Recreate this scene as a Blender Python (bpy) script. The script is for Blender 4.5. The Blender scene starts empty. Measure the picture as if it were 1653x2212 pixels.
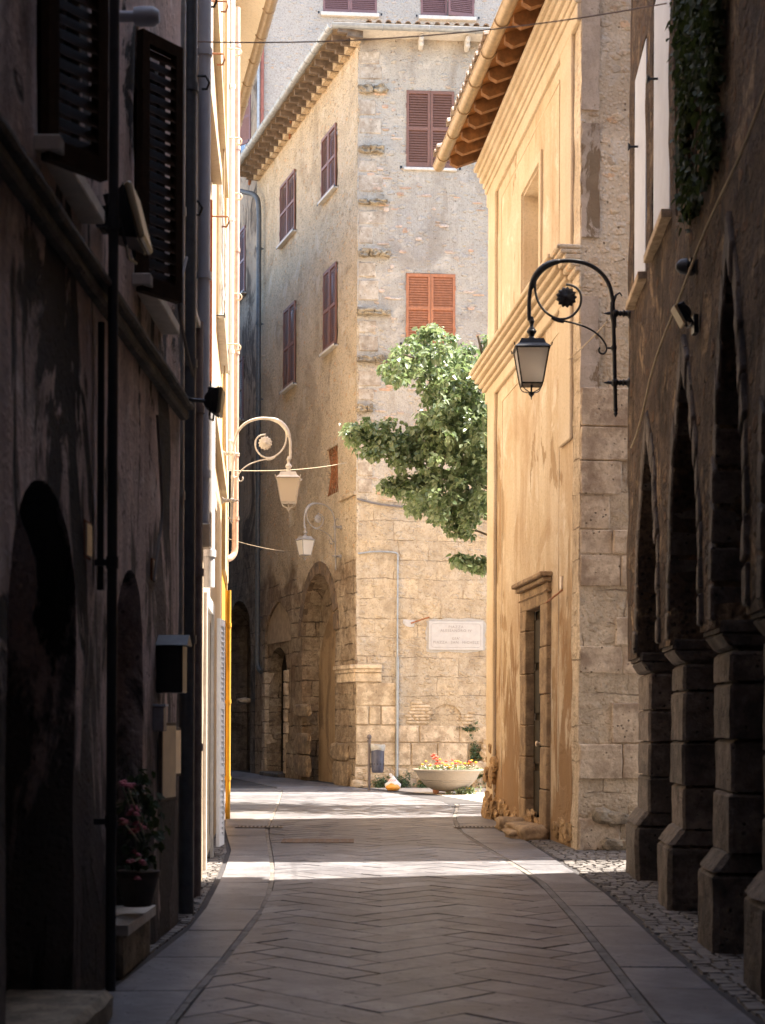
import bpy, bmesh, math, random
from mathutils import Vector, Matrix, noise
R = random.Random(11)
scene = bpy.context.scene
COL = scene.collection
# ------------------------------------------------------------------ camera model (survey of the place)
CAMH, FPX, CX, CY, ROLL = 1.4, 3400.0, 826.5, 1562.0, 0.004
def unroll(u, v): return u - ROLL*(v-CY), v + ROLL*(u-CX)
def P(u, v, Y):
    u, v = unroll(u, v)
    return Vector(((u-CX)*Y/FPX, Y, CAMH-(v-CY)*Y/FPX))

# ------------------------------------------------------------------ object helpers
def link(o, parent=None):
    COL.objects.link(o)
    if parent is not None: o.parent = parent
    return o
def tag(o, label=None, cat=None, group=None, kind=None):
    if label: o['label'] = label
    if cat: o['category'] = cat
    if group: o['group'] = group
    if kind: o['kind'] = kind
    return o
def empty(name, loc=(0,0,0), rz=0.0, parent=None):
    o = bpy.data.objects.new(name, None); o.empty_display_size = .2
    o.location = loc; o.rotation_euler = (0,0,rz)
    return link(o, parent)
def copy_tree(o, parent=None):
    c = o.copy(); COL.objects.link(c); c.parent = parent
    for ch in list(o.children): copy_tree(ch, c)
    return c

class MB:
    def __init__(s): s.v=[]; s.f=[]; s.t=[]; s.tint=.5; s.m=[]; s.mi=0
    def add(s, vs, fs):
        b=len(s.v); s.v += [tuple(x) for x in vs]
        for f in fs: s.f.append(tuple(b+i for i in f)); s.t.append(s.tint); s.m.append(s.mi)
    def box(s, x0,x1,y0,y1,z0,z1, M=None):
        vs=[Vector((x,y,z)) for z in (z0,z1) for y in (y0,y1) for x in (x0,x1)]
        if M: vs=[M@v for v in vs]
        s.add(vs, [(0,2,3,1),(4,5,7,6),(0,1,5,4),(2,6,7,3),(0,4,6,2),(1,3,7,5)])
    def cbox(s, c, d, M=None): s.box(c[0]-d[0]/2,c[0]+d[0]/2,c[1]-d[1]/2,c[1]+d[1]/2,c[2]-d[2]/2,c[2]+d[2]/2,M)
    def prism(s, poly, y0, y1):      # poly in (x,z), counter-clockwise seen from -y
        n=len(poly)
        s.add([(x,y0,z) for x,z in poly]+[(x,y1,z) for x,z in poly],
              [tuple(range(n)), tuple(range(2*n-1,n-1,-1))]+[(i,i+n,(i+1)%n+n,(i+1)%n) for i in range(n)])
    def slab(s, poly, z0, z1, inset=0):    # poly in (x,y) ccw from above
        n=len(poly); cx=sum(p[0] for p in poly)/n; cy=sum(p[1] for p in poly)/n
        def ins(p):
            dx,dy=p[0]-cx,p[1]-cy; l=math.hypot(dx,dy) or 1; k=max(0,1-inset/l); return (cx+dx*k, cy+dy*k)
        zz = z1 if isinstance(z1,(list,tuple)) else [z1]*n
        s.add([(p[0],p[1],z0) for p in poly]+[(*ins(p),zz[i]) for i,p in enumerate(poly)],
              [tuple(range(n,2*n))]+[(i,(i+1)%n,(i+1)%n+n,i+n) for i in range(n)])
    def tube(s, pts, r, n=8, cap=True):
        pts=[Vector(p) for p in pts]; rs = r if isinstance(r,(list,tuple)) else [r]*len(pts)
        prev=None; rings=[]
        for i,p in enumerate(pts):
            a=pts[max(i-1,0)]; b=pts[min(i+1,len(pts)-1)]; t=(b-a).normalized()
            if prev is None:
                up=Vector((0,0,1)) if abs(t.z)<.9 else Vector((1,0,0)); nx=t.cross(up).normalized()
            else:
                nx=(prev-t*prev.dot(t)).normalized()
            prev=nx; ny=t.cross(nx)
            rings.append([p+(nx*math.cos(2*math.pi*k/n)+ny*math.sin(2*math.pi*k/n))*rs[i] for k in range(n)])
        vs=[v for rg in rings for v in rg]; fs=[]
        for i in range(len(rings)-1):
            for k in range(n): fs.append((i*n+k,i*n+(k+1)%n,(i+1)*n+(k+1)%n,(i+1)*n+k))
        if cap: fs += [tuple(range(n-1,-1,-1)), tuple((len(rings)-1)*n+k for k in range(n))]
        s.add(vs, fs)
    def lathe(s, prof, c=(0,0,0), n=16, axis='z'):   # prof: (r, h)
        vs=[];fs=[]
        for r,h in prof:
            for k in range(n):
                a=2*math.pi*k/n; x,y=r*math.cos(a),r*math.sin(a)
                if axis=='z': vs.append((c[0]+x,c[1]+y,c[2]+h))
                elif axis=='x': vs.append((c[0]+h,c[1]+x,c[2]+y))
                else: vs.append((c[0]+x,c[1]+h,c[2]-y))
        m=len(prof)
        for i in range(m-1):
            for k in range(n): fs.append((i*n+k,i*n+(k+1)%n,(i+1)*n+(k+1)%n,(i+1)*n+k))
        fs += [tuple(range(n-1,-1,-1)), tuple((m-1)*n+k for k in range(n))]
        s.add(vs,fs)
    def frustum4(s, hw0, hw1, z0, z1, c=(0,0)):
        s.add([(c[0]+sx*h,c[1]+sy*h,z) for h,z in ((hw0,z0),(hw1,z1)) for sx,sy in ((-1,-1),(1,-1),(1,1),(-1,1))],
              [(3,2,1,0),(4,5,6,7)]+[(i,(i+1)%4,(i+1)%4+4,i+4) for i in range(4)])
    def rock(s, c, d, seed=0, sub=2, amp=.18, box=.6):
        bm=bmesh.new(); bmesh.ops.create_icosphere(bm, subdivisions=sub, radius=1)
        for v in bm.verts:
            p=v.co.normalized(); m=max(abs(p.x),abs(p.y),abs(p.z)); q=p/m*box+p*(1-box)
            k=1+amp*noise.noise(p*1.7+Vector((seed*7.3,seed,0)))+amp*.4*noise.noise(p*5+Vector((seed,3,seed)))
            v.co=Vector((q.x*k*d[0]/2,q.y*k*d[1]/2,q.z*k*d[2]/2))+Vector(c)
        s.add([v.co for v in bm.verts],[tuple(v.index for v in f.verts) for f in bm.faces]); bm.free()
    def build(s, name, mat, parent=None, smooth=False, bevel=0, loc=None, rot=None):
        me=bpy.data.meshes.new(name); me.from_pydata(s.v,[],s.f)
        if any(abs(t-.5)>1e-6 for t in s.t):
            at=me.attributes.new('tint','FLOAT','FACE'); at.data.foreach_set('value', s.t)
        for m in (mat if isinstance(mat,(list,tuple)) else [mat]): me.materials.append(m)
        if any(s.m): me.polygons.foreach_set('material_index', s.m)
        bm=bmesh.new(); bm.from_mesh(me)
        if bevel:
            bmesh.ops.bevel(bm, geom=[e for e in bm.edges if len(e.link_faces)==2 and e.calc_face_angle(0)>.5], offset=bevel, segments=1, affect='EDGES', clamp_overlap=True)
        bm.to_mesh(me); bm.free()
        if smooth:
            me.polygons.foreach_set('use_smooth',[True]*len(me.polygons))
            if smooth!='all': me.set_sharp_from_angle(angle=math.radians(38))
        o=bpy.data.objects.new(name, me)
        if loc is not None: o.location=loc
        if rot is not None: o.rotation_euler=rot
        return link(o,parent)

def cut(ob, cutters):
    """subtract niches: cutters = list of (poly_xz, y0, y1) in the object's own frame"""
    tmp=[]
    for poly,y0,y1 in cutters:
        c=MB(); c.prism(poly,y0,y1); t=c.build('niche_cut', ob.data.materials[0]); tmp.append(t)
        bm=bmesh.new(); bm.from_mesh(t.data); bmesh.ops.recalc_face_normals(bm,faces=bm.faces); bm.to_mesh(t.data); bm.free()
        t.matrix_world=Matrix.Identity(4)
    keep=(ob.parent, ob.location.copy(), ob.rotation_euler.copy())
    ob.parent=None; ob.location=(0,0,0); ob.rotation_euler=(0,0,0)
    bm=bmesh.new(); bm.from_mesh(ob.data); bmesh.ops.recalc_face_normals(bm,faces=bm.faces); bm.to_mesh(ob.data); bm.free()
    for t in tmp:
        md=ob.modifiers.new('b','BOOLEAN'); md.operation='DIFFERENCE'; md.object=t; md.solver='EXACT'
    bpy.context.view_layer.update()
    dg=bpy.context.evaluated_depsgraph_get()
    me=bpy.data.meshes.new_from_object(ob.evaluated_get(dg)); me.name=ob.name
    ob.modifiers.clear(); ob.data=me
    for t in tmp: bpy.data.objects.remove(t)
    ob.parent, ob.location, ob.rotation_euler = keep
    return ob

def roughen(ob, size=.25, amp=.02, nscale=2.0, seed=0):
    """cut a wall into a grid and push its vertices about, so that its edges are uneven"""
    bm=bmesh.new(); bm.from_mesh(ob.data)
    xs=[v.co.x for v in bm.verts]; zs=[v.co.z for v in bm.verts]
    for ax,lo,hi in ((0,min(xs),max(xs)),(2,min(zs),max(zs))):
        n=int((hi-lo)/size)
        for i in range(1,n):
            co=Vector((0,0,0)); co[ax]=lo+(hi-lo)*i/n; no=Vector((0,0,0)); no[ax]=1
            bmesh.ops.bisect_plane(bm, geom=bm.verts[:]+bm.edges[:]+bm.faces[:], plane_co=co, plane_no=no)
    for v in bm.verts:
        d=noise.noise_vector(v.co*nscale+Vector((seed,seed*2,0)))*.7+noise.noise_vector(v.co*nscale*3.1+Vector((seed,0,5)))*.3
        v.co += Vector((d.x*amp, d.y*amp, d.z*amp*.5))
    bm.to_mesh(ob.data); bm.free()
    return ob

class Fr:
    """frame of a wall: origin at its left end as seen from the street, x along it, y into it, z up"""
    def __init__(s, O, d):
        s.O=Vector((O[0],O[1])); s.d=Vector(d).normalized(); s.ang=math.atan2(s.d.y,s.d.x); s.n=Vector((-s.d.y,s.d.x))
    def at(s, u, v=CY, off=0):    # photo point -> (x along wall, z); off = distance in front of the wall
        u,v=unroll(u,v); t=(u-CX)/FPX; O=s.O-s.n*off
        # O + a d = Y*(t,1)
        den=s.d.x-t*s.d.y
        a=(t*O.y-O.x)/den; Y=O.y+a*s.d.y
        return a, CAMH-(v-CY)*Y/FPX
    def x(s,u,off=0): return s.at(u,CY,off)[0]
    def w(s,a,y=0,z=0):
        p=s.O+s.d*a+s.n*y; return Vector((p.x,p.y,z))
    def empty(s,name): return empty(name,(s.O.x,s.O.y,0),s.ang)

def arc_poly(x0,x1,z0,zs,kind='round',n=12,rise=None):
    """opening outline: sill z0, springing zs"""
    w=x1-x0; pts=[(x0,z0),(x1,z0)]
    if kind=='round':
        r=rise or w/2
        for i in range(n+1):
            a=math.pi*i/n; pts.append(((x0+x1)/2+w/2*math.cos(a), zs+r*math.sin(a)))
    else:   # pointed
        h=rise or w*.9
        for i in range(n+1):
            t=i/n; pts.append((x1-w*(1-math.sqrt(1-.75*t*t)), zs+h*t))
        for i in range(n-1,-1,-1):
            t=i/n; pts.append((x0+w*(1-math.sqrt(1-.75*t*t)), zs+h*t))
    return pts
def rect(x0,x1,z0,z1): return [(x0,z0),(x1,z0),(x1,z1),(x0,z1)]
# ------------------------------------------------------------------ materials
class NT:
    def __init__(s, name):
        s.m=bpy.data.materials.new(name); s.m.use_nodes=True; s.t=s.m.node_tree; s.t.nodes.clear()
        s.out=s.n('ShaderNodeOutputMaterial'); s.b=s.n('ShaderNodeBsdfPrincipled'); s.l(s.b.outputs[0],s.out.inputs[0])
        s.tc=s.n('ShaderNodeTexCoord').outputs['Object']
    def n(s,t): return s.t.nodes.new(t)
    def l(s,a,b): s.t.links.new(a,b)
    def put(s,sock,v):
        if hasattr(v,'is_output'): s.l(v,sock)
        elif isinstance(v,(tuple,list)) and len(v)==3 and sock.type=='RGBA': sock.default_value=(*v,1)
        else: sock.default_value=v
    def map(s,scale=(1,1,1),loc=(0,0,0),rot=(0,0,0),vec=None):
        m=s.n('ShaderNodeMapping'); s.l(vec or s.tc,m.inputs[0]); m.inputs['Scale'].default_value=scale; m.inputs['Location'].default_value=loc; m.inputs['Rotation'].default_value=rot
        return m.outputs[0]
    def noise(s,scale,detail=4,rough=.55,vec=None,dist=0,col=False):
        n=s.n('ShaderNodeTexNoise'); s.l(vec or s.tc,n.inputs['Vector']); n.inputs['Scale'].default_value=scale; n.inputs['Detail'].default_value=detail; n.inputs['Roughness'].default_value=rough; n.inputs['Distortion'].default_value=dist
        return n.outputs['Color' if col else 'Fac']
    def vor(s,scale,vec=None,feature='F1',out='Distance',rand=1):
        n=s.n('ShaderNodeTexVoronoi'); n.feature=feature; s.l(vec or s.tc,n.inputs['Vector']); n.inputs['Scale'].default_value=scale; n.inputs['Randomness'].default_value=rand
        return n.outputs[out]
    def ramp(s,f,stops,interp='LINEAR'):
        r=s.n('ShaderNodeValToRGB'); s.l(f,r.inputs[0]); r.color_ramp.interpolation=interp
        e=r.color_ramp.elements
        while len(e)<len(stops): e.new(.5)
        for i,(p,c) in enumerate(stops):
            e[i].position=p; e[i].color=(c,c,c,1) if isinstance(c,(int,float)) else (*c,1)
        return r.outputs[0]
    def mix(s,f,a,b,mode='MIX'):
        m=s.n('ShaderNodeMix'); m.data_type='RGBA'; m.blend_type=mode
        s.put(m.inputs[0],f); s.put(m.inputs[6],a); s.put(m.inputs[7],b); return m.outputs[2]
    def math(s,op,a,b=0.0,clamp=False):
        m=s.n('ShaderNodeMath'); m.operation=op; m.use_clamp=clamp; s.put(m.inputs[0],a); s.put(m.inputs[1],b); return m.outputs[0]
    def sep(s,v=None):
        n=s.n('ShaderNodeSeparateXYZ'); s.l(v or s.tc,n.inputs[0]); return n.outputs
    def comb(s,x,y,z=0.0):
        n=s.n('ShaderNodeCombineXYZ'); s.put(n.inputs[0],x); s.put(n.inputs[1],y); s.put(n.inputs[2],z); return n.outputs[0]
    def attr(s,name):
        n=s.n('ShaderNodeAttribute'); n.attribute_name=name; return n.outputs['Fac']
    def bump(s,h,strength=.5,dist=.02,normal=None):
        b=s.n('ShaderNodeBump'); b.inputs['Strength'].default_value=strength; b.inputs['Distance'].default_value=dist; s.l(h,b.inputs['Height'])
        if normal: s.l(normal,b.inputs['Normal'])
        return b.outputs[0]
    def done(s,col=None,rough=.85,normal=None,metal=0,spec=.3):
        if col is not None: s.put(s.b.inputs['Base Color'],col)
        s.put(s.b.inputs['Roughness'],rough); s.put(s.b.inputs['Metallic'],metal); s.b.inputs['Specular IOR Level'].default_value=spec
        if normal: s.l(normal,s.b.inputs['Normal'])
        return s.m

def flat_uv(k):   # position along the wall (front or side) and height
    x,y,z=k.sep(); return k.comb(k.math('ADD',x,y),z)

def wall_mat(name, a, b, dark, light=None, seed=0, patch=1.0, streak=.4, speck=.5, stones=0, brick=None, split=None, peel=None, bump=.5, grime=.0, pebble=.0, jopen=.7, damp_shade=None):
    """a,b: two main tones; dark: stains; stones: amount of rubble showing;
       brick=(w,h,tint colour, mortar colour); split=z where ashlar ends (below it)"""
    k=NT(name); loc=(seed*3.1,seed*1.7,seed*2.3)
    v=k.map(loc=loc)
    n1=k.noise(.9*patch,7,.62,v,.4); n2=k.noise(5.5,6,.7,v); n3=k.noise(28,5,.7,v)
    col=k.mix(k.ramp(n1,[(.38,0),(.62,1)]),a,b)
    hgt=k.math('MULTIPLY',n2,.6); hgt=k.math('ADD',hgt,k.math('MULTIPLY',n3,.5))
    if stones:
        vv=k.map((1,1,1.7),loc,vec=None); w=k.noise(3,3,.6,vv,col=True)
        q=k.n('ShaderNodeVectorMath'); q.operation='MULTIPLY_ADD'; k.l(w,q.inputs[0]); q.inputs[1].default_value=(.22,.22,.22); k.l(vv,q.inputs[2])
        vd=k.vor(5.2,q.outputs[0]); vc=k.vor(5.2,q.outputs[0],out='Color'); cs=k.sep(vc)
        msk=k.math('MULTIPLY',k.ramp(vd,[(.28,1),(.42,0)]),k.ramp(cs[0],[(1-stones*.75,0),(1.02-stones*.72,1)]))
        sc=k.ramp(cs[1],[(0,(b[0]*1.08,b[1]*.98,b[2]*.8)),(.45,tuple(min(1,x*1.22) for x in a)),(.8,(b[0]*1.15,b[1]*.85,b[2]*.62)),(1,tuple(x*.75 for x in a))])
        col=k.mix(k.math('MULTIPLY',msk,.75),col,sc); hgt=k.math('ADD',hgt,k.math('MULTIPLY',msk,.5))
    if pebble:
        pv=k.vor(23,v,out='Color'); ps=k.sep(pv)[0]; pd=k.vor(23,v); pm0=k.math('MULTIPLY',k.ramp(pd,[(.25,1),(.5,0)]),pebble)
        col=k.mix(pm0,col,k.mix(k.ramp(ps,[(.45,0),(.55,1)]),tuple(x*.55 for x in b),tuple(min(1,x*1.35) for x in a))); hgt=k.math('ADD',hgt,k.math('MULTIPLY',k.math('MULTIPLY',pm0,ps),.6))
    if light is not None:
        n4=k.noise(2.1,6,.65,k.map(loc=(seed+5,2,seed)),.6); col=k.mix(k.ramp(n4,[(.56,0),(.66,1)]),col,light)
    col=k.mix(k.ramp(n3,[(.3,.35),(.5,0)]),col,tuple(x*.45 for x in a))
    if speck:
        sp=k.vor(11,v); spn=k.noise(7,3,.6,v)
        pm=k.math('MULTIPLY',k.ramp(sp,[(.07,1),(.2,0)]),k.ramp(spn,[(.5,0),(.58,1)])); pm=k.math('MULTIPLY',pm,speck)
        col=k.mix(pm,col,dark); hgt=k.math('SUBTRACT',hgt,k.math('MULTIPLY',pm,.7))
    if brick:
        bw,bh,bt,mo=brick[:4]
        uv=flat_uv(k); wn=k.noise(1.3,3,.5,uv,col=True)
        q=k.n('ShaderNodeVectorMath'); q.operation='MULTIPLY_ADD'; k.l(wn,q.inputs[0]); q.inputs[1].default_value=(.22,.16,0); k.l(uv,q.inputs[2])
        wn2=k.noise(9,3,.6,uv,col=True); q2=k.n('ShaderNodeVectorMath'); q2.operation='MULTIPLY_ADD'; k.l(wn2,q2.inputs[0]); q2.inputs[1].default_value=(.06,.055,0); k.l(q.outputs[0],q2.inputs[2])
        br=k.n('ShaderNodeTexBrick'); k.l(q2.outputs[0],br.inputs['Vector']); br.inputs['Scale'].default_value=1; br.inputs['Brick Width'].default_value=bw; br.inputs['Row Height'].default_value=bh
        br.inputs['Mortar Size'].default_value=brick[4] if len(brick)>4 else .012; br.inputs['Mortar Smooth'].default_value=.6; br.offset=.43; br.squash=.7; br.squash_frequency=3
        br.inputs['Color1'].default_value=(0,0,0,1); br.inputs['Color2'].default_value=(1,1,1,1); br.inputs['Mortar'].default_value=(.5,.5,.5,1); br.inputs['Bias'].default_value=0
        bc=k.mix(k.ramp(n1,[(.3,0),(.7,1)]),bt,b); bc=k.mix(k.math('MULTIPLY',br.outputs['Color'],.6),bc,k.mix(.5,tuple(x*.62 for x in bt),a))
        bc=k.mix(k.ramp(n2,[(.4,.55),(.56,0)]),bc,tuple(x*.55 for x in bt))
        bc=k.mix(k.ramp(n3,[(.33,.5),(.48,0)]),bc,dark)
        # the joints are open in places only
        jn=k.ramp(k.noise(2.3,4,.6,v),[(.44,.06),(.60,1)])
        jm=k.math('MULTIPLY',br.outputs['Fac'],jn); bc=k.mix(k.math('MULTIPLY',jm,jopen),bc,mo)
        bh_=k.math('SUBTRACT',hgt,k.math('MULTIPLY',jm,1.2))
        bh_=k.math('ADD',bh_,k.math('MULTIPLY',br.outputs['Color'],.35))
        if split is None: col=bc; hgt=bh_
        else:
            z=k.sep()[2]; f=k.math('ADD',z,k.math('MULTIPLY',k.math('SUBTRACT',n1,.5),3.0)); f=k.ramp(k.math('DIVIDE',f,split*2),[(.47,1),(.53,0)])
            col=k.mix(f,col,bc); m=k.n('ShaderNodeMix'); m.data_type='FLOAT'; k.l(f,m.inputs[0]); k.l(hgt,m.inputs[2]); k.l(bh_,m.inputs[3]); hgt=m.outputs[0]
    if peel:      # plaster fallen away in patches
        pz=k.map((1,1,.45),(seed*2,seed,1)); pn=k.noise(peel[1],8,.62,pz,.7); pm=k.ramp(pn,[(peel[2],0),(peel[2]+.025,1)])
        col=k.mix(pm,col,k.mix(n2,peel[0],tuple(x*.5 for x in peel[0]))); hgt=k.math('SUBTRACT',hgt,k.math('MULTIPLY',pm,.9))
    if damp_shade:     # rising damp with a ragged upper edge; on pink also painted shade
        z=k.sep()[2]; dn=k.noise(1.3,8,.66,k.map((1.6,1.6,.5),loc),.8); f=k.math('ADD',k.math('DIVIDE',z,4.6),k.math('MULTIPLY',k.math('SUBTRACT',dn,.5),2.3)); f=k.ramp(f,[(.26,.9),(.42,.0)]); col=k.mix(f,col,k.mix(n2,damp_shade,tuple(x*1.7 for x in damp_shade))); hgt=k.math('SUBTRACT',hgt,k.math('MULTIPLY',f,.3))
    if streak:
        sn=k.noise(1.0,6,.7,k.map((3.2,3.2,.22),loc)); col=k.mix(k.math('MULTIPLY',k.ramp(sn,[(.48,0),(.72,1)]),streak),col,dark)
    if grime:    # damp stains: their own outline
        gn=k.noise(.7,9,.68,k.map((1,1,.8),(seed+9,1,4)),1.0); col=k.mix(k.math('MULTIPLY',k.ramp(gn,[(.5,0),(.6,1)]),grime),col,dark)
    return k.done(col,.92,k.bump(hgt,bump,.03),spec=.15)

def simple(name,c,rough=.6,metal=0,var=.25,scale=12,bump=.15,spec=.4):
    k=NT(name); n=k.noise(scale,5,.65); n0=k.noise(scale*.2,4,.6)
    col=k.mix(k.ramp(n,[(.35,0),(.65,1)]),tuple(x*(1-var) for x in c),tuple(min(1,x*(1+var)) for x in c))
    col=k.mix(k.ramp(n0,[(.5,0),(.7,.5)]),col,tuple(x*(1-var*1.4) for x in c))
    return k.done(col,rough,k.bump(n,bump,.01),metal,spec)

def stone_tint(name,a,b,dark,rough=.8,scale=9,bump=.4,spec=.3,blotch=1):
    k=NT(name); t=k.attr('tint'); n=k.noise(scale,7,.68); n2=k.noise(scale*5,4,.7); n0=k.noise(.8,5,.6)
    col=k.mix(t,a,b); col=k.mix(k.ramp(n,[(.42,.6),(.6,0)]),col,dark); col=k.mix(k.ramp(n2,[(.3,.5),(.45,0)]),col,tuple(x*.5 for x in dark))
    col=k.mix(k.ramp(n0,[(.45,0),(.7,.35)]),col,tuple(min(1,x*1.25) for x in b))
    nb=k.noise(2.6 if blotch==1 else 1.1,6,.7); col=k.mix(k.ramp(nb,[(.47,0),(.6,.55 if blotch==1 else .38)]),col,tuple(x*.8 for x in dark)) if blotch else col
    pv=k.ramp(k.vor(16),[(.08,1),(.22,0)]); pn=k.ramp(k.noise(5,3,.6),[(.48,0),(.56,1)]); pm=k.math('MULTIPLY',pv,pn)
    if blotch: col=k.mix(k.math('MULTIPLY',pm,.8),col,tuple(x*.6 for x in dark))
    h=k.math('ADD',n,k.math('MULTIPLY',n2,.5))
    if blotch: h=k.math('SUBTRACT',h,pm)
    return k.done(col,rough,k.bump(h,bump,.02),spec=spec)

M={}
M['front']=wall_mat('grey rubble plaster',(.42,.37,.31),(.52,.44,.34),(.20,.14,.09),light=(.58,.50,.40),seed=1,stones=.85,speck=.8,streak=.25,pebble=.4,brick=(.95,.42,(.70,.52,.32),(.33,.20,.10),.009),jopen=.45,split=6.6,bump=1.1,grime=.3)
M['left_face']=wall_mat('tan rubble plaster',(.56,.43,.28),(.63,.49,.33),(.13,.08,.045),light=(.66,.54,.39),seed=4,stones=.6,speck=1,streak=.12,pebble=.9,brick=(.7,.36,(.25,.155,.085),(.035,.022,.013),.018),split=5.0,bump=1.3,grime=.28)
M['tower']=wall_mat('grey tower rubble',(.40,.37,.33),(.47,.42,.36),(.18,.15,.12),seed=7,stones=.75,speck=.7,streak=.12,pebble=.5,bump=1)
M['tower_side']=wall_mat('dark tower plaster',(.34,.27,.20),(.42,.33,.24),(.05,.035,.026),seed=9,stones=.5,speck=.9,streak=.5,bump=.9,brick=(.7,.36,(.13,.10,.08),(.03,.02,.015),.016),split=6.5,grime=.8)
M['orange']=wall_mat('golden ochre plaster',(.57,.455,.315),(.64,.54,.41),(.33,.19,.09),light=(.70,.62,.50),seed=2,speck=.35,streak=.4,bump=.45,pebble=.12,peel=((.50,.36,.22),1.1,.60),grime=.35,damp_shade=(.20,.12,.06))
M['trim_orange']=wall_mat('ochre stucco trim',(.58,.47,.33),(.65,.55,.42),(.36,.22,.11),seed=12,speck=.15,streak=.25,bump=.25)
M['end_stone']=wall_mat('weathered ashlar end wall',(.66,.55,.42),(.74,.62,.46),(.20,.14,.09),light=(.74,.66,.55),seed=3,stones=.8,speck=1,streak=.2,pebble=.6,brick=(.62,.37,(.66,.52,.36),(.20,.14,.09),.012),split=6.0,bump=.9,grime=.35)
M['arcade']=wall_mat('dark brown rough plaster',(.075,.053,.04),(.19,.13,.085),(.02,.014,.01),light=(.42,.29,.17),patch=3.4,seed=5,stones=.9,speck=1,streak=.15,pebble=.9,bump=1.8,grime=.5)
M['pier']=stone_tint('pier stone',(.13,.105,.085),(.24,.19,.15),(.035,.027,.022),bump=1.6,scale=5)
M['pink']=wall_mat('dusky pink plaster',(.60,.47,.43),(.72,.56,.50),(.07,.062,.06),light=(.85,.73,.68),seed=6,speck=.8,streak=.6,bump=1.0,pebble=.35,peel=((.06,.053,.05),1.3,.53),grime=.55,damp_shade=(.06,.05,.045))  # dark wall foot: damp, plus vignette shade put into the colour
M['grey_pl']=wall_mat('grey lime plaster',(.28,.25,.24),(.34,.30,.28),(.10,.08,.075),seed=8,speck=.4,streak=.5,bump=.5)
M['rose']=wall_mat('pale rose plaster',(.50,.40,.33),(.56,.46,.38),(.30,.2,.14),seed=10,speck=.3,streak=.2,bump=.5)
M['cream']=wall_mat('cream and ochre plaster',(.54,.43,.29),(.60,.50,.36),(.36,.25,.13),seed=13,speck=.15,streak=.2,bump=.2)
M['ochre']=wall_mat('bright ochre plaster',(.60,.34,.05),(.66,.39,.07),(.42,.22,.03),seed=14,speck=.15,streak=.25,bump=.2)
M['pale']=wall_mat('pale eaves plaster',(.72,.60,.44),(.76,.65,.50),(.5,.38,.24),seed=15,speck=.1,streak=.15,bump=.2)
M['rough_block']=stone_tint('travertine block',(.62,.48,.31),(.74,.58,.40),(.30,.20,.115),bump=.9,scale=7)
M['dark_ledge']=stone_tint('weathered ledge stone',(.34,.28,.20),(.50,.40,.27),(.10,.08,.06),bump=.9,scale=8)
M['marble']=simple('pale marble',(.50,.46,.425),.55,var=.05)
M['letter']=simple('faded grey lettering',(.33,.29,.265),.8,var=.1)
M['letter_red']=simple('red print',(.7,.12,.06),.6,var=.1)
M['shut_brown']=simple('red brown shutter paint',(.20,.092,.060),.55,var=.12,scale=20)
M['shut_orange']=simple('sun bleached shutter paint',(.42,.16,.07),.6,var=.18,scale=14)
M['shut_dark']=simple('dark brown shutter paint',(.05,.028,.016),.8,spec=.15,var=.2,scale=20)
M['shut_mauve']=simple('mauve shutter paint',(.20,.105,.10),.5,var=.12,scale=20)
M['shut_white']=simple('white shutter paint',(.74,.72,.70),.5,var=.06)
M['panel_blue']=simple('white panel with shade blue in colour',(.56,.60,.68),.6,var=.06,scale=5)  # white panels; the bluish cast of shade is put into the colour
M['sill']=simple('travertine sill',(.60,.55,.48),.7,var=.12)
M['unlit']=simple('black painted for unlit depth',(.02,.018,.016),.9,var=.1)  # near-black that paints unlit depth on shallow pieces
M['glass']=simple('dark window glass',(.03,.035,.04),.12,var=.1,spec=.6)
M['wood_door']=simple('dark weathered door wood',(.022,.016,.011),.7,spec=.15,var=.35,scale=6)
M['iron']=simple('black painted iron',(.022,.022,.024),.42,metal=.3,var=.2)
M['iron_sunlit']=simple('iron with sunlight in its pale tone',(.66,.61,.55),.5,var=.1)  # sunlit copy of the lamp iron: the sunlight is in the tone
M['iron_grey']=simple('grey painted iron',(.26,.23,.20),.5,var=.12)
M['rust']=simple('rusty iron',(.30,.12,.05),.8,var=.4,scale=30)
M['zinc']=simple('grey zinc pipe',(.36,.37,.37),.45,metal=.4,var=.15)
M['zinc_dark']=simple('dark grey pipe',(.10,.105,.11),.5,metal=.2,var=.2)
M['black_pipe']=simple('black cast iron pipe',(.03,.03,.033),.5,var=.2)
M['copper']=simple('brown enamel gutter',(.36,.26,.16),.4,metal=.35,var=.15)
M['copper_pipe']=simple('copper brown pipe',(.60,.42,.33),.4,metal=.3,var=.15)
M['red_pipe']=simple('dull red pipe',(.28,.10,.07),.6,var=.2)
M['white_pipe']=simple('white plastic pipe',(.68,.68,.70),.45,var=.05)
M['yellow_pipe']=simple('yellow gas pipe',(.60,.33,.035),.45,var=.08)
M['rafter']=simple('oiled rafter wood',(.24,.11,.04),.75,var=.35,scale=8)
M['rafter_old']=simple('old rafter wood',(.17,.125,.09),.8,var=.35,scale=8)
M['board']=simple('eaves board wood',(.33,.145,.045),.75,var=.3,scale=6)
M['board_old']=simple('eaves brick boards',(.36,.27,.18),.85,var=.3,scale=6)
M['tile']=stone_tint('clay roof tile',(.46,.28,.17),(.60,.44,.32),(.25,.17,.11),bump=.5,scale=12)
M['cable_sky']=simple('brown grey overhead cable',(.34,.25,.20))
M['cable']=simple('grey cable sheath',(.16,.14,.13),.7,var=.15)
M['cable_tan']=simple('tan cable sheath',(.40,.31,.20),.7,var=.15)
M['paper']=simple('notice paper with reflected light in colour',(.85,.70,.48),.3,var=.14,scale=4,spec=.6)  # yellow of light reflected in the sheets is put into the colour
M['tile_plate']=simple('cream ceramic plate',(.66,.52,.38),.35,var=.1)
M['darkpot']=simple('dark pot',(.06,.04,.03))
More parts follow.
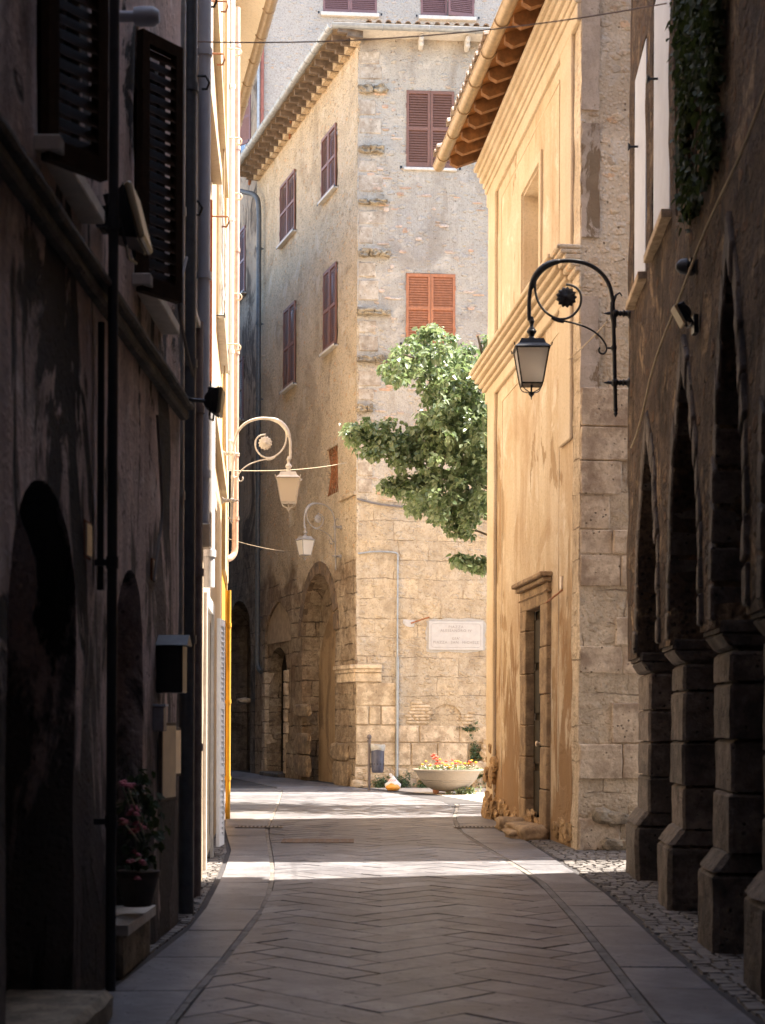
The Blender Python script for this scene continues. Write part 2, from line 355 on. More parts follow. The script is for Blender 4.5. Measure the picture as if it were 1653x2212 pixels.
M['terracotta']=simple('terracotta',(.34,.16,.09),.8,var=.2)
M['bowl']=simple('beige concrete bowl',(.25,.215,.175),.8,var=.08,scale=30,bump=.3)
M['bin']=simple('dark grey blue bin enamel',(.085,.085,.115),.38,var=.15,metal=.2)
M['post']=simple('brown grey post paint',(.14,.11,.10),.5,var=.2)
M['bag_white']=simple('white plastic film',(.74,.70,.66),.4,var=.05,scale=8)
M['bag_orange']=simple('orange plastic inside the bag',(.85,.36,.06),.4,var=.1,scale=8)
M['soil']=simple('soil',(.07,.05,.035),.95,var=.3)
M['road_slab']=stone_tint('grey paving slab',(.14,.138,.152),(.245,.24,.252),(.08,.078,.086),rough=.4,scale=3.2,bump=.5,spec=.4,blotch=2)
M['pave_slab']=stone_tint('pavement slab',(.15,.148,.16),(.235,.23,.24),(.095,.092,.10),rough=.42,scale=3.2,bump=.5,spec=.4,blotch=2)
M['cobble']=stone_tint('cobble stone',(.15,.14,.135),(.22,.20,.185),(.09,.08,.075),rough=.6,scale=14,bump=.6,spec=.4)
M['joint']=wall_mat('dark joint sand',(.06,.057,.06),(.09,.085,.085),(.025,.023,.025),seed=21,speck=0,streak=0,bump=.5)
M['kerbline']=stone_tint('pale gutter stone',(.20,.18,.165),(.26,.235,.21),(.11,.10,.09),rough=.7,scale=8)
M['gravel']=wall_mat('pale gravel',(.52,.46,.39),(.60,.53,.44),(.2,.16,.13),seed=22,speck=.8,streak=0,bump=1.0,stones=.6)
def leaf_mat(name,a,b,tr=.35,rough=.38):
    k=NT(name); t=k.attr('tint'); col=k.mix(t,a,b); k.put(k.b.inputs['Base Color'],col); k.b.inputs['Roughness'].default_value=rough; k.b.inputs['Specular IOR Level'].default_value=.55
    tl=k.n('ShaderNodeBsdfTranslucent'); k.put(tl.inputs[0],k.mix(.5,col,(.24,.34,.09))); mx=k.n('ShaderNodeMixShader'); mx.inputs[0].default_value=tr
    k.l(k.b.outputs[0],mx.inputs[1]); k.l(tl.outputs[0],mx.inputs[2]); k.l(mx.outputs[0],k.out.inputs[0]); return k.m
M['leaf']=leaf_mat('lime tree leaf',(.105,.165,.085),(.33,.39,.25),.38,.3)
M['ivy']=leaf_mat('ivy leaf',(.018,.032,.014),(.045,.065,.028),.1,.75)
M['weed']=leaf_mat('weed leaf',(.05,.085,.035),(.10,.14,.055),.2)
M['yleaf']=leaf_mat('pale flower foliage',(.14,.20,.09),(.36,.40,.24),.25)
M['bark']=simple('tree bark',(.12,.09,.065),.9,var=.3,scale=10,bump=.6)
M['marigold']=simple('yellow petals',(.85,.50,.06),.6,var=.12,scale=30)
M['geranium']=simple('coral red petals',(.80,.16,.10),.6,var=.12,scale=30)
M['pinkpetal']=simple('pink petals',(.62,.20,.24),.6,var=.15,scale=30)
M['whitepetal']=simple('cream petals',(.80,.70,.60),.6,var=.1,scale=30)
def frosted(name,c):
    k=NT(name); k.put(k.b.inputs['Base Color'],c); k.b.inputs['Roughness'].default_value=.35
    tl=k.n('ShaderNodeBsdfTranslucent'); tl.inputs[0].default_value=(*c,1); mx=k.n('ShaderNodeMixShader'); mx.inputs[0].default_value=.55
    k.l(k.b.outputs[0],mx.inputs[1]); k.l(tl.outputs[0],mx.inputs[2]); k.l(mx.outputs[0],k.out.inputs[0]); return k.m
M['frost']=frosted('frosted lantern glass',(.80,.74,.66))
M['film']=frosted('bin liner film',(.72,.68,.60))
# ------------------------------------------------------------------ ground
g=MB(); g.add([(-300,-300,0),(300,-300,0),(300,500,0),(-300,500,0)],[(0,1,2,3)])
tag(g.build('ground',M['joint']),kind='structure')
def interp(tab,y):
    if y<=tab[0][0]: return tab[0][1]
    for (y0,x0),(y1,x1) in zip(tab,tab[1:]):
        if y<=y1: return x0+(x1-x0)*(y-y0)/(y1-y0)
    return tab[-1][1]
LIN=[(-6,-1.0),(7.6,-.98),(9.2,-.93),(12,-.89),(14.5,-1.01),(17,-1.22),(20.4,-1.51),(26,-1.75),(33,-2.1),(50,-6.5)]
LOUT=[(-6,-1.5),(7.3,-1.46),(10.9,-1.30),(14.1,-1.46),(17,-1.66),(20.9,-2.12),(24.9,-2.48),(33,-3.9),(50,-9.5)]
RIN=[(-6,1.2),(7.6,1.29),(9,1.33),(11.1,1.38),(14.1,1.40),(16.5,1.23),(20,1.0),(23,1.05),(27,1.3),(33.5,-.4),(50,-5.8)]
ROUT=[(-6,1.62),(7.7,1.75),(9.75,1.76),(12.9,1.84),(15,1.80),(17.2,1.75),(20,1.68),(23,1.6),(27,1.9),(33.5,-.35),(50,-5.7)]
def clip_half(poly, x0,y0,x1,y1):   # keep what lies left of (x0,y0)->(x1,y1)
    out=[]; s=lambda p:(x1-x0)*(p[1]-y0)-(y1-y0)*(p[0]-x0)
    for i,p in enumerate(poly):
        q=poly[(i+1)%len(poly)]; a,b=s(p),s(q)
        if a>=0: out.append(p)
        if (a>=0)!=(b>=0):
            t=a/(a-b); out.append((p[0]+(q[0]-p[0])*t,p[1]+(q[1]-p[1])*t))
    return out
def crown(x,y): return 0.0
road=MB(); W,N=.28,3; TH=.014
c45=math.cos(math.radians(45))
def tiles():
    for s in range(-55,110):
        for k in range(-330,330):
            x0=k+2*0+N*s; y0=k-N*s
            for (a,b,w,h) in ((x0,y0,N,1),(x0,y0+1,1,N)):
                yield a*W,b*W,w*W,h*W
cnt=0
for (a,b,w,h) in tiles():
    cx_,cy_=a+w/2,b+h/2
    X=(cx_-cy_)*c45; Y=(cx_+cy_)*c45
    if not(1.5<Y<47 and -8<X<5): continue
    l,r=interp(LIN,Y),interp(RIN,Y)
    if X<l-.8 or X>r+.8: continue
    gp=.003+R.random()**3*.010
    poly=[(a+gp,b+gp),(a+w-gp,b+gp),(a+w-gp,b+h-gp),(a+gp,b+h-gp)]
    poly=[((p[0]-p[1])*c45,(p[0]+p[1])*c45) for p in poly]
    y0,y1=Y-1,Y+1
    poly=clip_half(poly,interp(LIN,y1)+.035,y1,interp(LIN,y0)+.035,y0)
    if len(poly)>=3: poly=clip_half(poly,interp(RIN,y0)-.035,y0,interp(RIN,y1)-.035,y1)
    if len(poly)<3: continue
    road.tint=R.random(); tx,ty=R.gauss(0,.0035),R.gauss(0,.0035)
    ja=R.gauss(0,.004); poly=[(p[0]-ja*(p[1]-Y)*1,p[1]+ja*(p[0]-X)*1) for p in poly]
    zz=[TH+tx*(p[0]-X)+ty*(p[1]-Y)+R.uniform(-.0012,.0012) for p in poly]
    road.slab(poly,-.01,zz,inset=.0025); cnt+=1
road.build('road',M['road_slab'])
tag(bpy.data.objects['road'],kind='structure')
def strip(name,inn,out,ylo,yhi,lo=.55,hi=1.25):
    m=MB(); y=ylo
    while y<yhi:
        y2=min(y+R.uniform(lo,hi),yhi); sk=R.uniform(-.03,.03)
        m.tint=R.random(); g_=.006
        xa,xb,xc,xd=interp(inn,y)+.03,interp(out,y)-.012,interp(out,y2)-.012,interp(inn,y2)+.03
        m.slab([(xa,y+g_),(xb,y+g_+sk),(xc,y2-g_+sk),(xd,y2-g_)],-.01,[TH+R.uniform(-.002,.004) for _ in range(4)],inset=.004)
        y=y2
    return tag(m.build(name,M['pave_slab']),kind='structure')
o=strip('pavement',LOUT,LIN,1.5,33); 
o2=strip('pavement',RIN,ROUT,1.5,27)
m=MB()        # pale drainage line between road and pavement
for tab in (LIN,RIN):
    y=1.5
    while y<(33 if tab is LIN else 27):
        y2=y+.45; m.tint=R.random(); x0,x1=interp(tab,y),interp(tab,y2)
        m.slab([(x0-.026,y),(x0+.028,y),(x1+.028,y2-.008),(x1-.026,y2-.008)],-.01,.009,inset=.002); y=y2
tag(m.build('road_edging',M['kerbline']),kind='structure')
def cobbles(xl,xr,ylo,yhi,m,size=.115):
    y=ylo
    while y<yhi:
        x=xl(y)+R.uniform(0,.04); xe=xr(y); row=size*R.uniform(.85,1.1)
        while x<xe:
            w=size*R.uniform(.8,1.2); m.tint=R.random()
            j=lambda: R.uniform(-.006,.006)
            x2=min(x+w,xe)
            if x2-x>.03:
                m.slab([(x+.005+j(),y+.005+j()),(x2-.005+j(),y+.005+j()),(x2-.005+j(),y+row-.005+j()),(x+.005+j(),y+row-.005+j())],-.02,[.012+R.uniform(-.003,.005) for _ in range(4)],inset=.009)
            x+=w
        y+=row
cb=MB()
cobbles(lambda y:interp(ROUT,y)+.02, lambda y: (1.485+.055*y+.62) if y<14.8 else (min(7,2.2+(17.5-y)*0+ (5 if y<17.3 else 0)) if y<17.35 else interp([(17.3,2.16),(23.4,1.6)],y)),5.5,23.3,cb)
cobbles(lambda y:(-1.535+.0138*y)-.05 if y<10.95 else (-1.62 if y<13.4 else interp([(13.4,-1.65),(16.1,-1.8),(24.9,-2.55)],y)), lambda y:interp(LOUT,y)-.02,5.0,24.8,cb)
tag(cb.build('cobbled_path',M['cobble']),kind='structure')
m=MB(); m.add([(1.35,23.6,.004),(22,23.6,.004),(22,36,.004),(-.4,34.0,.004),(1.0,31,.004),(2.0,27,.004)],[(0,1,2,3,4,5)])
tag(m.build('gravel_ground',M['gravel']),kind='structure')
# iron drain covers
def grate(name,c,sx,sy,n,label,rz=0):
    e=empty(name,(c[0],c[1],.018),rz); tag(e,label,'drain cover')
    f=MB(); t=.02
    f.box(-sx/2,sx/2,-sy/2,-sy/2+t,0,.012); f.box(-sx/2,sx/2,sy/2-t,sy/2,0,.012); f.box(-sx/2,-sx/2+t,-sy/2+t,sy/2-t,0,.012); f.box(sx/2-t,sx/2,-sy/2+t,sy/2-t,0,.012)
    f.build('frame',M['iron_grey'],e)
    b=MB()
    for i in range(n):
        x=-sx/2+t+(sx-2*t)*(i+.5)/n; b.box(x-.012,x+.012,-sy/2+t,sy/2-t,.001,.010)
    b.build('bars',M['iron_grey'],e)
    v=MB(); v.box(-sx/2+t,sx/2-t,-sy/2+t,sy/2-t,-.002,-.0005); v.build('pit_shade',M['unlit'],e)  # thin black sheet paints the shade below the bars
grate('drain_grate',(-1.62,20.75),.62,.30,11,'iron drain grate beside the foot of the ochre house',.0)
grate('drain_grate',(1.25,20.9),.6,.30,11,'iron drain grate near the foot of the golden wall',.0)
e=empty('manhole_cover',(-.75,18.4,.017),0.02); tag(e,'rectangular rusty manhole cover set in the road','manhole cover')
m=MB(); m.box(-.42,.42,-.3,.3,0,.006); m.build('plate',simple('worn brown iron plate',(.17,.11,.075),.7,var=.4,scale=10),e)
m=MB()
for i in range(9): m.box(-.38+i*.09,-.36+i*.09,-.26,.26,.006,.009)
m.build('ribs',simple('worn iron ribs',(.15,.11,.09),.6),e)
# ------------------------------------------------------------------ building pieces
def shutter(name,w,h,mat,parent,x,y,z,rz=0,rails=(.5,),pitch=.052,t=.035,slat_a=.62):
    """louvred leaf, hinge at its left bottom corner, front towards -y"""
    m=MB(); st=.055
    m.box(0,st,-t,0,0,h); m.box(w-st,w,-t,0,0,h); m.box(st,w-st,-t,0,0,.09); m.box(st,w-st,-t,0,h-.07,h)
    zs=[.09]+[h*r for r in rails]+[h-.07]
    for r in rails: m.box(st,w-st,-t,0,h*r-.035,h*r+.035)
    for i in range(len(zs)-1):
        a=zs[i]+(.035 if i else 0); b=zs[i+1]-(.035 if i<len(zs)-2 else 0); n=max(1,int((b-a)/pitch))
        for k in range(n):
            zc=a+(b-a)*(k+.5)/n; hh=(b-a)/n*.62
            m.add([(st,-t+.004,zc-hh),(w-st,-t+.004,zc-hh),(w-st,-.004,zc+hh*.7),(st,-.004,zc+hh*.7),
                   (st,-t+.010,zc-hh-.001),(w-st,-t+.010,zc-hh-.001),(w-st,.002,zc+hh*.7-.001),(st,.002,zc+hh*.7-.001)],
                  [(0,1,2,3),(7,6,5,4),(0,4,5,1),(2,6,7,3)])
    for zz in (h*.2,h*.8): m.box(-.012,.012,-t-.008,-t+.012,zz-.05,zz+.05)
    o=m.build(name,mat,parent); o.location=(x,y,z); o.rotation_euler=(0,0,rz); return o

def window(parent,x0,x1,z0,z1,mat,recess=.10,sill=.06,sill_w=.05,leaves=2,proud=.012,smat=None,gap=True,open_=(0,0),holders=True,rails=(.5,),frame=None,pitch=.052):
    """shuttered window in a niche: glazing frame (part) > pane, shutters, sill"""
    fm=MB(); w=x1-x0; f=.05; y=recess
    fm.box(x0+.002,x0+f,y-.04,y+.0,z0,z1); fm.box(x1-f,x1-.002,y-.04,y,z0,z1); fm.box(x0+f,x1-f,y-.04,y,z1-f,z1-.002); fm.box(x0+f,x1-f,y-.04,y,z0+.002,z0+f)
    fm.box((x0+x1)/2-.03,(x0+x1)/2+.03,y-.035,y-.005,z0+f,z1-f)
    wi=fm.build('window',frame or M['shut_white'],parent)
    p=MB(); p.box(x0+f,x1-f,y-.018,y-.012,z0+f,z1-f); p.build('pane',M['glass'],wi)
    if leaves==2:
        lw=w/2-.004
        shutter('shutter',lw,z1-z0-.02,mat,wi,x0,-proud+.03,z0+.01,-open_[0],rails,pitch)
        s=shutter('shutter',lw,z1-z0-.02,mat,wi,x1,-proud+.03,z0+.01,0,rails,pitch); s.scale=(-1,1,1); s.rotation_euler=(0,0,open_[1])
    elif leaves==1:
        shutter('shutter',w-.006,z1-z0-.02,mat,wi,x0,-proud+.03,z0+.01,-open_[0],rails)
    if sill:
        s=MB(); s.box(x0-.06,x1+.06,-sill_w,.06,z0-sill,z0-.002); s.build('sill',smat or M['sill'],wi,bevel=.006)
    if holders:
        h=MB()
        for x in (x0-.12,x1+.12): h.tube([(x,0,z0-.03),(x,-.10,z0-.03)],.008,6); h.cbox((x,-.10,z0-.03),(.05,.012,.05))
        h.build('shutter_stay',M['iron'],wi)
    return wi

def gutter(name,pts,r,mat,parent,clips=None,n=8):
    """half round gutter along pts (same z), with straps"""
    m=MB()
    for a,b in zip(pts,pts[1:]):
        a=Vector(a);b=Vector(b); t=(b-a).normalized(); s=t.cross(Vector((0,0,1))).normalized()
        vs=[]
        for p in (a,b):
            for rr in (r,r*.86):
                for k in range(n+1):
                    an=math.pi+math.pi*k/n; vs.append(p+s*(math.cos(an)*rr)+Vector((0,0,math.sin(an)*rr)))
        q=n+1; fs=[]
        for k in range(n):
            fs.append((k,k+1,2*q+k+1,2*q+k)); fs.append((q+k+1,q+k,3*q+k,3*q+k+1))
            fs.append((k+1,k,q+k,q+k+1)); fs.append((2*q+k,2*q+k+1,3*q+k+1,3*q+k))
        fs += [(0,2*q,3*q,q),(n,q+n,3*q+n,2*q+n)]
        m.add(vs,fs); m.tube([a+s*(-r),b+s*(-r)],r*.10,6); m.tube([a+s*r,b+s*r],r*.10,6)
        if clips:
            L=(b-a).length; k=int(L/clips)
            for i in range(k):
                p=a+t*(clips*(i+.5)); ring=[p+s*(math.cos(math.pi+math.pi*j/8)*r*1.07)+Vector((0,0,math.sin(math.pi+math.pi*j/8)*r*1.07)) for j in range(9)]
                m.tube(ring,.012,5)
    return m.build(name,mat,parent,smooth=True)

def pipe(name,pts,r,mat,parent,clips=()):
    m=MB(); m.tube(pts,r,12)
    for z in clips:
        # collar at height z on the vertical run nearest
        best=min(((a,b) for a,b in zip(pts,pts[1:]) if min(a[2],b[2])-.01<=z<=max(a[2],b[2])+.01), key=lambda ab: -abs(ab[0][2]-ab[1][2]), default=None)
        if best:
            a,b=Vector(best[0]),Vector(best[1]); t=(z-a.z)/(b.z-a.z) if abs(b.z-a.z)>1e-6 else 0; p=a+(b-a)*t
            m.tube([p-Vector((0,0,.03)),p+Vector((0,0,.03))],r*1.22,12)
            m.cbox((p.x,p.y+r+.03,p.z),(.03,.06,.03))
    return m.build(name,mat,parent,smooth=True)
def bend(pts,k=3):     # Chaikin rounding
    pts=[Vector(p) for p in pts]
    for _ in range(k):
        q=[pts[0]]
        for a,b in zip(pts,pts[1:]): q += [a*.75+b*.25,a*.25+b*.75]
        q.append(pts[-1]); pts=q
    return [tuple(p) for p in pts]

def tiles_rows(m,x0,x1,ybase,zbase,slope,depth,pitch=.21,rows=3,step=.33,rad=.075):
    """coppi: barrel tiles in rows running up the slope (+y); eaves at y=ybase"""
    n=int((x1-x0)/pitch)
    for i in range(n):
        x=x0+(i+.5)*pitch
        for r_ in range(rows):
            m.tint=R.random(); y=ybase+r_*step+R.uniform(-.02,.02); z=zbase+(y-ybase)*slope+R.uniform(-.006,.006)
            vs=[];q=7
            for (yy,dz,rr) in ((y-.04,.03,rad*1.08),(y+step+.03,.0,rad*.9)):
                for s_ in (1,.8):
                    for k in range(q):
                        an=math.pi*k/(q-1); vs.append((x+math.cos(an)*rr*s_,yy,z+(yy-y)*slope+dz+math.sin(an)*rr*s_*.8))
            fs=[]
            for k in range(q-1):
                fs += [(k,k+1,2*q+k+1,2*q+k),(q+k+1,q+k,3*q+k,3*q+k+1),(k+1,k,q+k,q+k+1),(2*q+k,2*q+k+1,3*q+k+1,3*q+k)]
            m.add(vs,fs)

# ================================================================== corner building
Cc=Vector((-.585,34.0)); dF=Vector((1,.07)).normalized(); dL=Vector((-.33,1)).normalized()
FF=Fr(Cc,dF); LL=9.16; FL=Fr(Cc+dL*LL,-dL)
Tc=Cc+dL*LL
H1=16.25
corner=empty('corner_building',(Cc.x,Cc.y,0)); tag(corner,'tall grey stone house with a sharp corner and brown shutters, facing down the street','building')
fe=FF.ang; le=FL.ang
def sub(parent,fr):    # wall piece of a building: placed in its own frame
    p=Vector(parent.location); return dict(loc=(fr.O.x-p.x,fr.O.y-p.y,0),rot=(0,0,fr.ang))
# front wall
m=MB(); m.box(0,16,0,.55,0,H1); fw=m.build('wall',M['front'],corner,**sub(corner,FF))
wins=[(873,976,195,362,'shut_brown',0),(874,980,590,742,'shut_orange',0)]
cuts=[]; wl=[]
for (u0,u1,v0,v1,mt,_) in wins:
    x0,x1=FF.x(u0),FF.x(u1); z1=FF.at((u0+u1)/2,v0)[1]; z0=FF.at((u0+u1)/2,v1)[1]
    wl.append((x0,x1,z0,z1,mt)); cuts.append((rect(x0,x1,z0,z1),-.5,.14))
# more windows further right, hidden from here by the golden building
for (x0,z0) in ((5.6,wl[0][2]),(5.6,wl[1][2]),(9.4,wl[0][2]),(9.4,wl[1][2])):
    h=wl[0][3]-wl[0][2]; wl.append((x0,x0+1.05,z0,z0+h,'shut_brown')); cuts.append((rect(x0,x0+1.05,z0,z0+h),-.5,.14))
# small square put-log hole and blocked arch recess
hx,hz=FF.at(908,1616)
cuts.append((rect(hx-.03,hx+.03,hz-.03,hz+.03),-.5,.15))
ax0,az0=FF.at(930,1556); ax1,_=FF.at(998,1556)
cuts.append((arc_poly(ax0,ax1,az0,az0+.06,'round',10,rise=.30),-.5,.035))
cut(fw,cuts); roughen(fw,.18,.020,3.5,3)
# left wall
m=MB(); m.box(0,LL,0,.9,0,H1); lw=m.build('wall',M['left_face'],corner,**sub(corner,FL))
lws=[(604,635.5,359,515,487),(693.5,724,258,420,392),(698.5,726,561,757,735),(612.5,637,646,843,820)]
cuts=[];wl2=[]
for (u0,u1,vt,_,vb) in lws:
    x0,x1=FL.x(u0),FL.x(u1); z1=FL.at(u1,vt)[1]; z0=FL.at(u1,vb+6)[1]
    wl2.append((x0,x1,z0,z1)); cuts.append((rect(x0,x1,z0,z1),-.5,.14))
ex0,ex1=FL.x(703),FL.x(728); ez1=FL.at(728,958)[1]; ez0=FL.at(728,1062)[1]
cuts.append((rect(ex0,ex1,ez0,ez1),-.5,.45))
sx0,sx1=FL.x(623),FL.x(637); sz1=FL.at(637,1062)[1]; sz0=FL.at(637,1135)[1]
cuts.append((rect(sx0,sx1,sz0,sz1),-.5,.45))
# tall blind arch recess and arched door recess
bx0,bx1=FL.x(652),FL.x(724); bzt=FL.at(690,1240)[1]; bzs=FL.at(690,1370)[1]
cuts.append((arc_poly(bx0,bx1,-.2,bzs,'round',14,rise=bzt-bzs),-.5,.42))
px0,px1=FL.x(576),FL.x(614); pzt=FL.at(596,1400)[1]; pzs=pzt-.62
cuts.append((arc_poly(px0,px1,-.2,pzs,'round',14,rise=pzt-pzs),-.5,.55))
rx0,rx1=FL.x(572),FL.x(628); rzt=FL.at(600,1300)[1]
cuts.append((arc_poly(rx0,rx1,.9,rzt-.95,'point',12,rise=.95),-.5,.07))
cut(lw,cuts); roughen(lw,.30,.028,2.0,8)
for (x0,x1,z0,z1,mt) in wl:
    e=window(corner,x0,x1,z0,z1,M[mt],holders=True); q=sub(corner,FF); e.location=q['loc']; e.rotation_euler=q['rot']
for i,(x0,x1,z0,z1) in enumerate(wl2):
    e=window(corner,x0,x1,z0,z1,M['shut_brown'] if i<2 else M['shut_brown'],holders=True,sill_w=.12,proud=.05); q=sub(corner,FL); e.location=q['loc']; e.rotation_euler=q['rot']
def placed(o,fr,par=corner):
    q=sub(par,fr); o.location=q['loc']; o.rotation_euler=q['rot']; return o
# grated window
m=MB()
for k in range(6):
    t=(k+.5)/6; m.tube([(ex0+(ex1-ex0)*max(0,t-.45),.05,ez0),(ex0+(ex1-ex0)*min(1,t+.45),.05,ez1)],.012,5)
    m.tube([(ex0+(ex1-ex0)*min(1,t+.45),.06,ez0),(ex0+(ex1-ex0)*max(0,t-.45),.06,ez1)],.012,5)
m.box(ex0,ex1,.30,.34,ez0,ez1)
placed(m.build('window_grille',M['rust'],corner),FL)
# door inside the arched recess
m=MB(); dz=pzs; y=.40
m.prism(arc_poly(px0+.01,px1-.01,.12,pzs,'round',12,rise=pzt-pzs-.02),y,y+.07)
do=placed(m.build('door',M['wood_door'],corner),FL)
m=MB()
for i in range(5):
    for j in (0,1):
        a=px0+.10+j*(px1-px0-.16)/2; b=a+(px1-px0)/2-.12; z=.2+i*.42
        m.box(a,b,y-.032,y-.002,z,z+.34)
m.build('panels',M['wood_door'],do,bevel=.01)
m=MB(); m.box(px0-.05,px1+.05,-.18,.5,0,.12); placed(m.build('step',M['pier'],corner,bevel=.02),FL)
# door jamb stones
m=MB(); z=.12; i=0
while z<pzs:
    h=R.uniform(.28,.42); m.tint=R.random(); w_=.26 if i%2 else .36; m.box(px0-w_,px0-.004,-.05,.3,z,min(z+h-.015,pzs)); m.box(px1+.004,px1+.16+.06*(i%2),-.03,.3,z,min(z+h-.015,pzs)); z+=h; i+=1
placed(m.build('door_surround',M['rough_block'],corner,bevel=.018),FL)
# voussoirs of the pointed relieving arch and of the big arch
def vouss(x0,x1,zs,rise,dep,out,n,mat,par,fr,kind='round',y0=-.02):
    m=MB(); o=arc_poly(x0,x1,zs-.01,zs,kind,n,rise)[2:]; i_=arc_poly(x0-dep,x1+dep,zs-.01,zs,kind,n,rise+dep)[2:]
    for k in range(len(o)-1):
        m.tint=R.random(); g_=.06
        a,b,c,d=o[k],o[k+1],i_[k+1],i_[k]
        L=lambda p,q,t:(p[0]+(q[0]-p[0])*t,p[1]+(q[1]-p[1])*t)
        m.prism([L(a,b,g_),L(d,c,g_),L(d,c,1-g_),L(a,b,1-g_)],y0-R.uniform(0,out),.1)
    return placed(m.build('arch_stones',mat,par,bevel=.01),fr,par)
vouss(bx0,bx1,bzs,bzt-bzs,.30,.03,11,stone_tint('dark brown arch stone',(.20,.13,.075),(.30,.20,.12),(.06,.04,.025),bump=1,scale=7),corner,FL)
dblk=stone_tint('brown weathered block',(.34,.23,.13),(.44,.31,.18),(.10,.065,.04),bump=.9,scale=7)
m=MB(); m.prism([(x*1.0,z) for x,z in arc_poly(rx0+.01,rx1-.01,pzt+.12,rzt-.96,'point',12,rise=.93)],.045,.09); placed(m.build('niche_plaster',simple('tan niche plaster',(.42,.31,.20),.9,var=.2,scale=6),corner),FL)
m=MB(); m.prism(arc_poly(bx0+.25,bx1-.02,.0,bzs-.9,'point',12,rise=1.5),.36,.42); placed(m.build('niche_plaster',wall_mat('brown niche plaster',(.34,.22,.12),(.42,.28,.15),(.09,.055,.03),seed=31,speck=.8,streak=.5,grime=.5,bump=.8),corner),FL)
# big dressed blocks at the foot of the left wall
for (ua,ub,z0,z1) in ((724,758,0,.55),(718,755,.57,.95),(640,668,.1,.62),(642,668,.65,1.15),(640,668,1.55,1.85)):
    m=MB(); m.tint=R.random(); m.rock(((FL.x(ua)+FL.x(ub))/2,.0,(z0+z1)/2),(FL.x(ub)-FL.x(ua),.16,z1-z0),seed=ua,sub=3,amp=.07,box=.86)
    placed(m.build('base_stone',dblk,corner),FL)
# impost moulding wrapping the corner
zt=FF.at(800,1436)[1]; zb=FF.at(800,1473)[1]
m=MB(); xe=FF.x(824)
m.tint=.3
for (z0,z1,pr) in ((zt-.09,zt,.13),(zt-.17,zt-.092,.09),(zb,zt-.172,.05)): m.box(-.02,xe,-pr,.02,z0,z1)
im=placed(m.build('impost',M['rough_block'],corner,bevel=.012),FF)
m=MB(); m.tint=.8; xl=FL.x(731)
for (z0,z1,pr) in ((zt-.09,zt,.13),(zt-.17,zt-.092,.09),(zb,zt-.172,.05)): m.box(xl,LL+.02,-pr,.02,z0,z1)
placed(m.build('impost',M['rough_block'],corner,bevel=.012),FL)
# stones left standing proud at the corner (old quoins)
for i,(v,w_,h_) in enumerate(((195,.60,.16),(325,.50,.17),(438,.62,.12),(548,.66,.15),(675,.68,.13),(778,.68,.16),(882,.30,.16))):
    m=MB(); zc=FF.at(795,v)[1]; m.tint=R.random()
    x=.02
    while x<w_:
        ww=min(R.uniform(.2,.4),w_-x+.05); m.tint=R.random(); m.rock((x+ww/2,.02,zc+R.uniform(-.01,.01)),(ww,.30+R.uniform(-.06,.06),h_*R.uniform(.8,1.1)),seed=i*7+x,sub=3,amp=.40,box=.92); x+=ww
    placed(m.build('quoin_stone',M['dark_ledge'],corner),FF)
# paler quoins and stray stones and brick ends showing in the plaster
qmat=stone_tint('pale quoin stone',(.50,.42,.33),(.60,.50,.38),(.28,.20,.13),bump=.9,scale=6)
for i,(v0,v1) in enumerate(((110,140),(143,172),(215,250),(253,290),(345,372),(376,415),(455,485),(488,528),(566,600),(604,650),(692,720),(724,760),(800,835),(838,866),(905,940),(944,985),(990,1030),(1034,1066))):
    m=MB(); z1,z0=FF.at(790,v0)[1],FF.at(790,v1)[1]; m.tint=R.random(); w_=R.uniform(.32,.62); m.box(.03,w_,-.012-R.uniform(0,.012),.02,z0+.01,z1-.01)
    q=placed(m.build('quoin',qmat,corner,bevel=.03),FF); roughen(q,.10,.014,6,3)
m=MB()
for k in range(150):
    x=.25+abs(R.gauss(0,1.6)); z=R.uniform(6.2,15.2)
    if x>6 or any(a-.2<x<b+.2 and c-.2<z<d+.2 for a,b,c,d,_ in wl): continue
    m.tint=R.random(); m.rock((x,.006,z),(R.uniform(.06,.30),.05,R.uniform(.03,.10)),seed=k*1.7,sub=2,amp=.35,box=.7)
placed(m.build('wall_stones',stone_tint('stray stones and bricks',(.62,.36,.22),(.70,.60,.50),(.36,.25,.17),bump=.8,scale=7),corner),FF)
# dressed blocks along the foot of the front wall
m=MB()
def blockrow(z0,z1,xs,pr=.02):
    for a,b in zip(xs,xs[1:]):
        m.tint=R.random(); g_=.012; m.box(a+g_,b-g_,-pr-R.uniform(0,.02),.05,z0+g_,z1-g_)
U=lambda *a:[FF.x(q) for q in a]
Z=lambda v:FF.at(900,v)[1]
blockrow(Z(1654),Z(1604),U(768,822,856,888,945,1012))
blockrow(Z(1604),Z(1566),U(768,856,906,992,1052))
blockrow(Z(1566),Z(1525),U(768,797,823,858))
blockrow(Z(1525),Z(1474),U(768,858))
blockrow(Z(1700),Z(1656),U(766,800,838))
bb=placed(m.build('dressed_blocks',M['rough_block'],corner,bevel=.014),FF); roughen(bb,.12,.012,6,2)
m=MB()   # small rubble beside the blocked arch
for k in range(26):
    r_=k//4; u=884+(k%4)*13+R.uniform(-3,3)+(4 if r_%2 else 0); v=1560-r_*7.0
    if r_>=4: u=895+(k%4)*9
    x,z=FF.at(u,v); m.tint=R.random(); m.rock((x,.0,z),(R.uniform(.11,.17),.06,.062),seed=k,sub=2,amp=.12,box=.8)
for k in range(10):
    x,z=FF.at(1000+R.uniform(0,22),1561-(k//3)*8); m.tint=R.random(); m.rock((x,.0,z),(R.uniform(.1,.2),.06,.06),seed=k+40,sub=2,amp=.12,box=.8)
placed(m.build('rubble_stones',M['rough_block'],corner),FF)
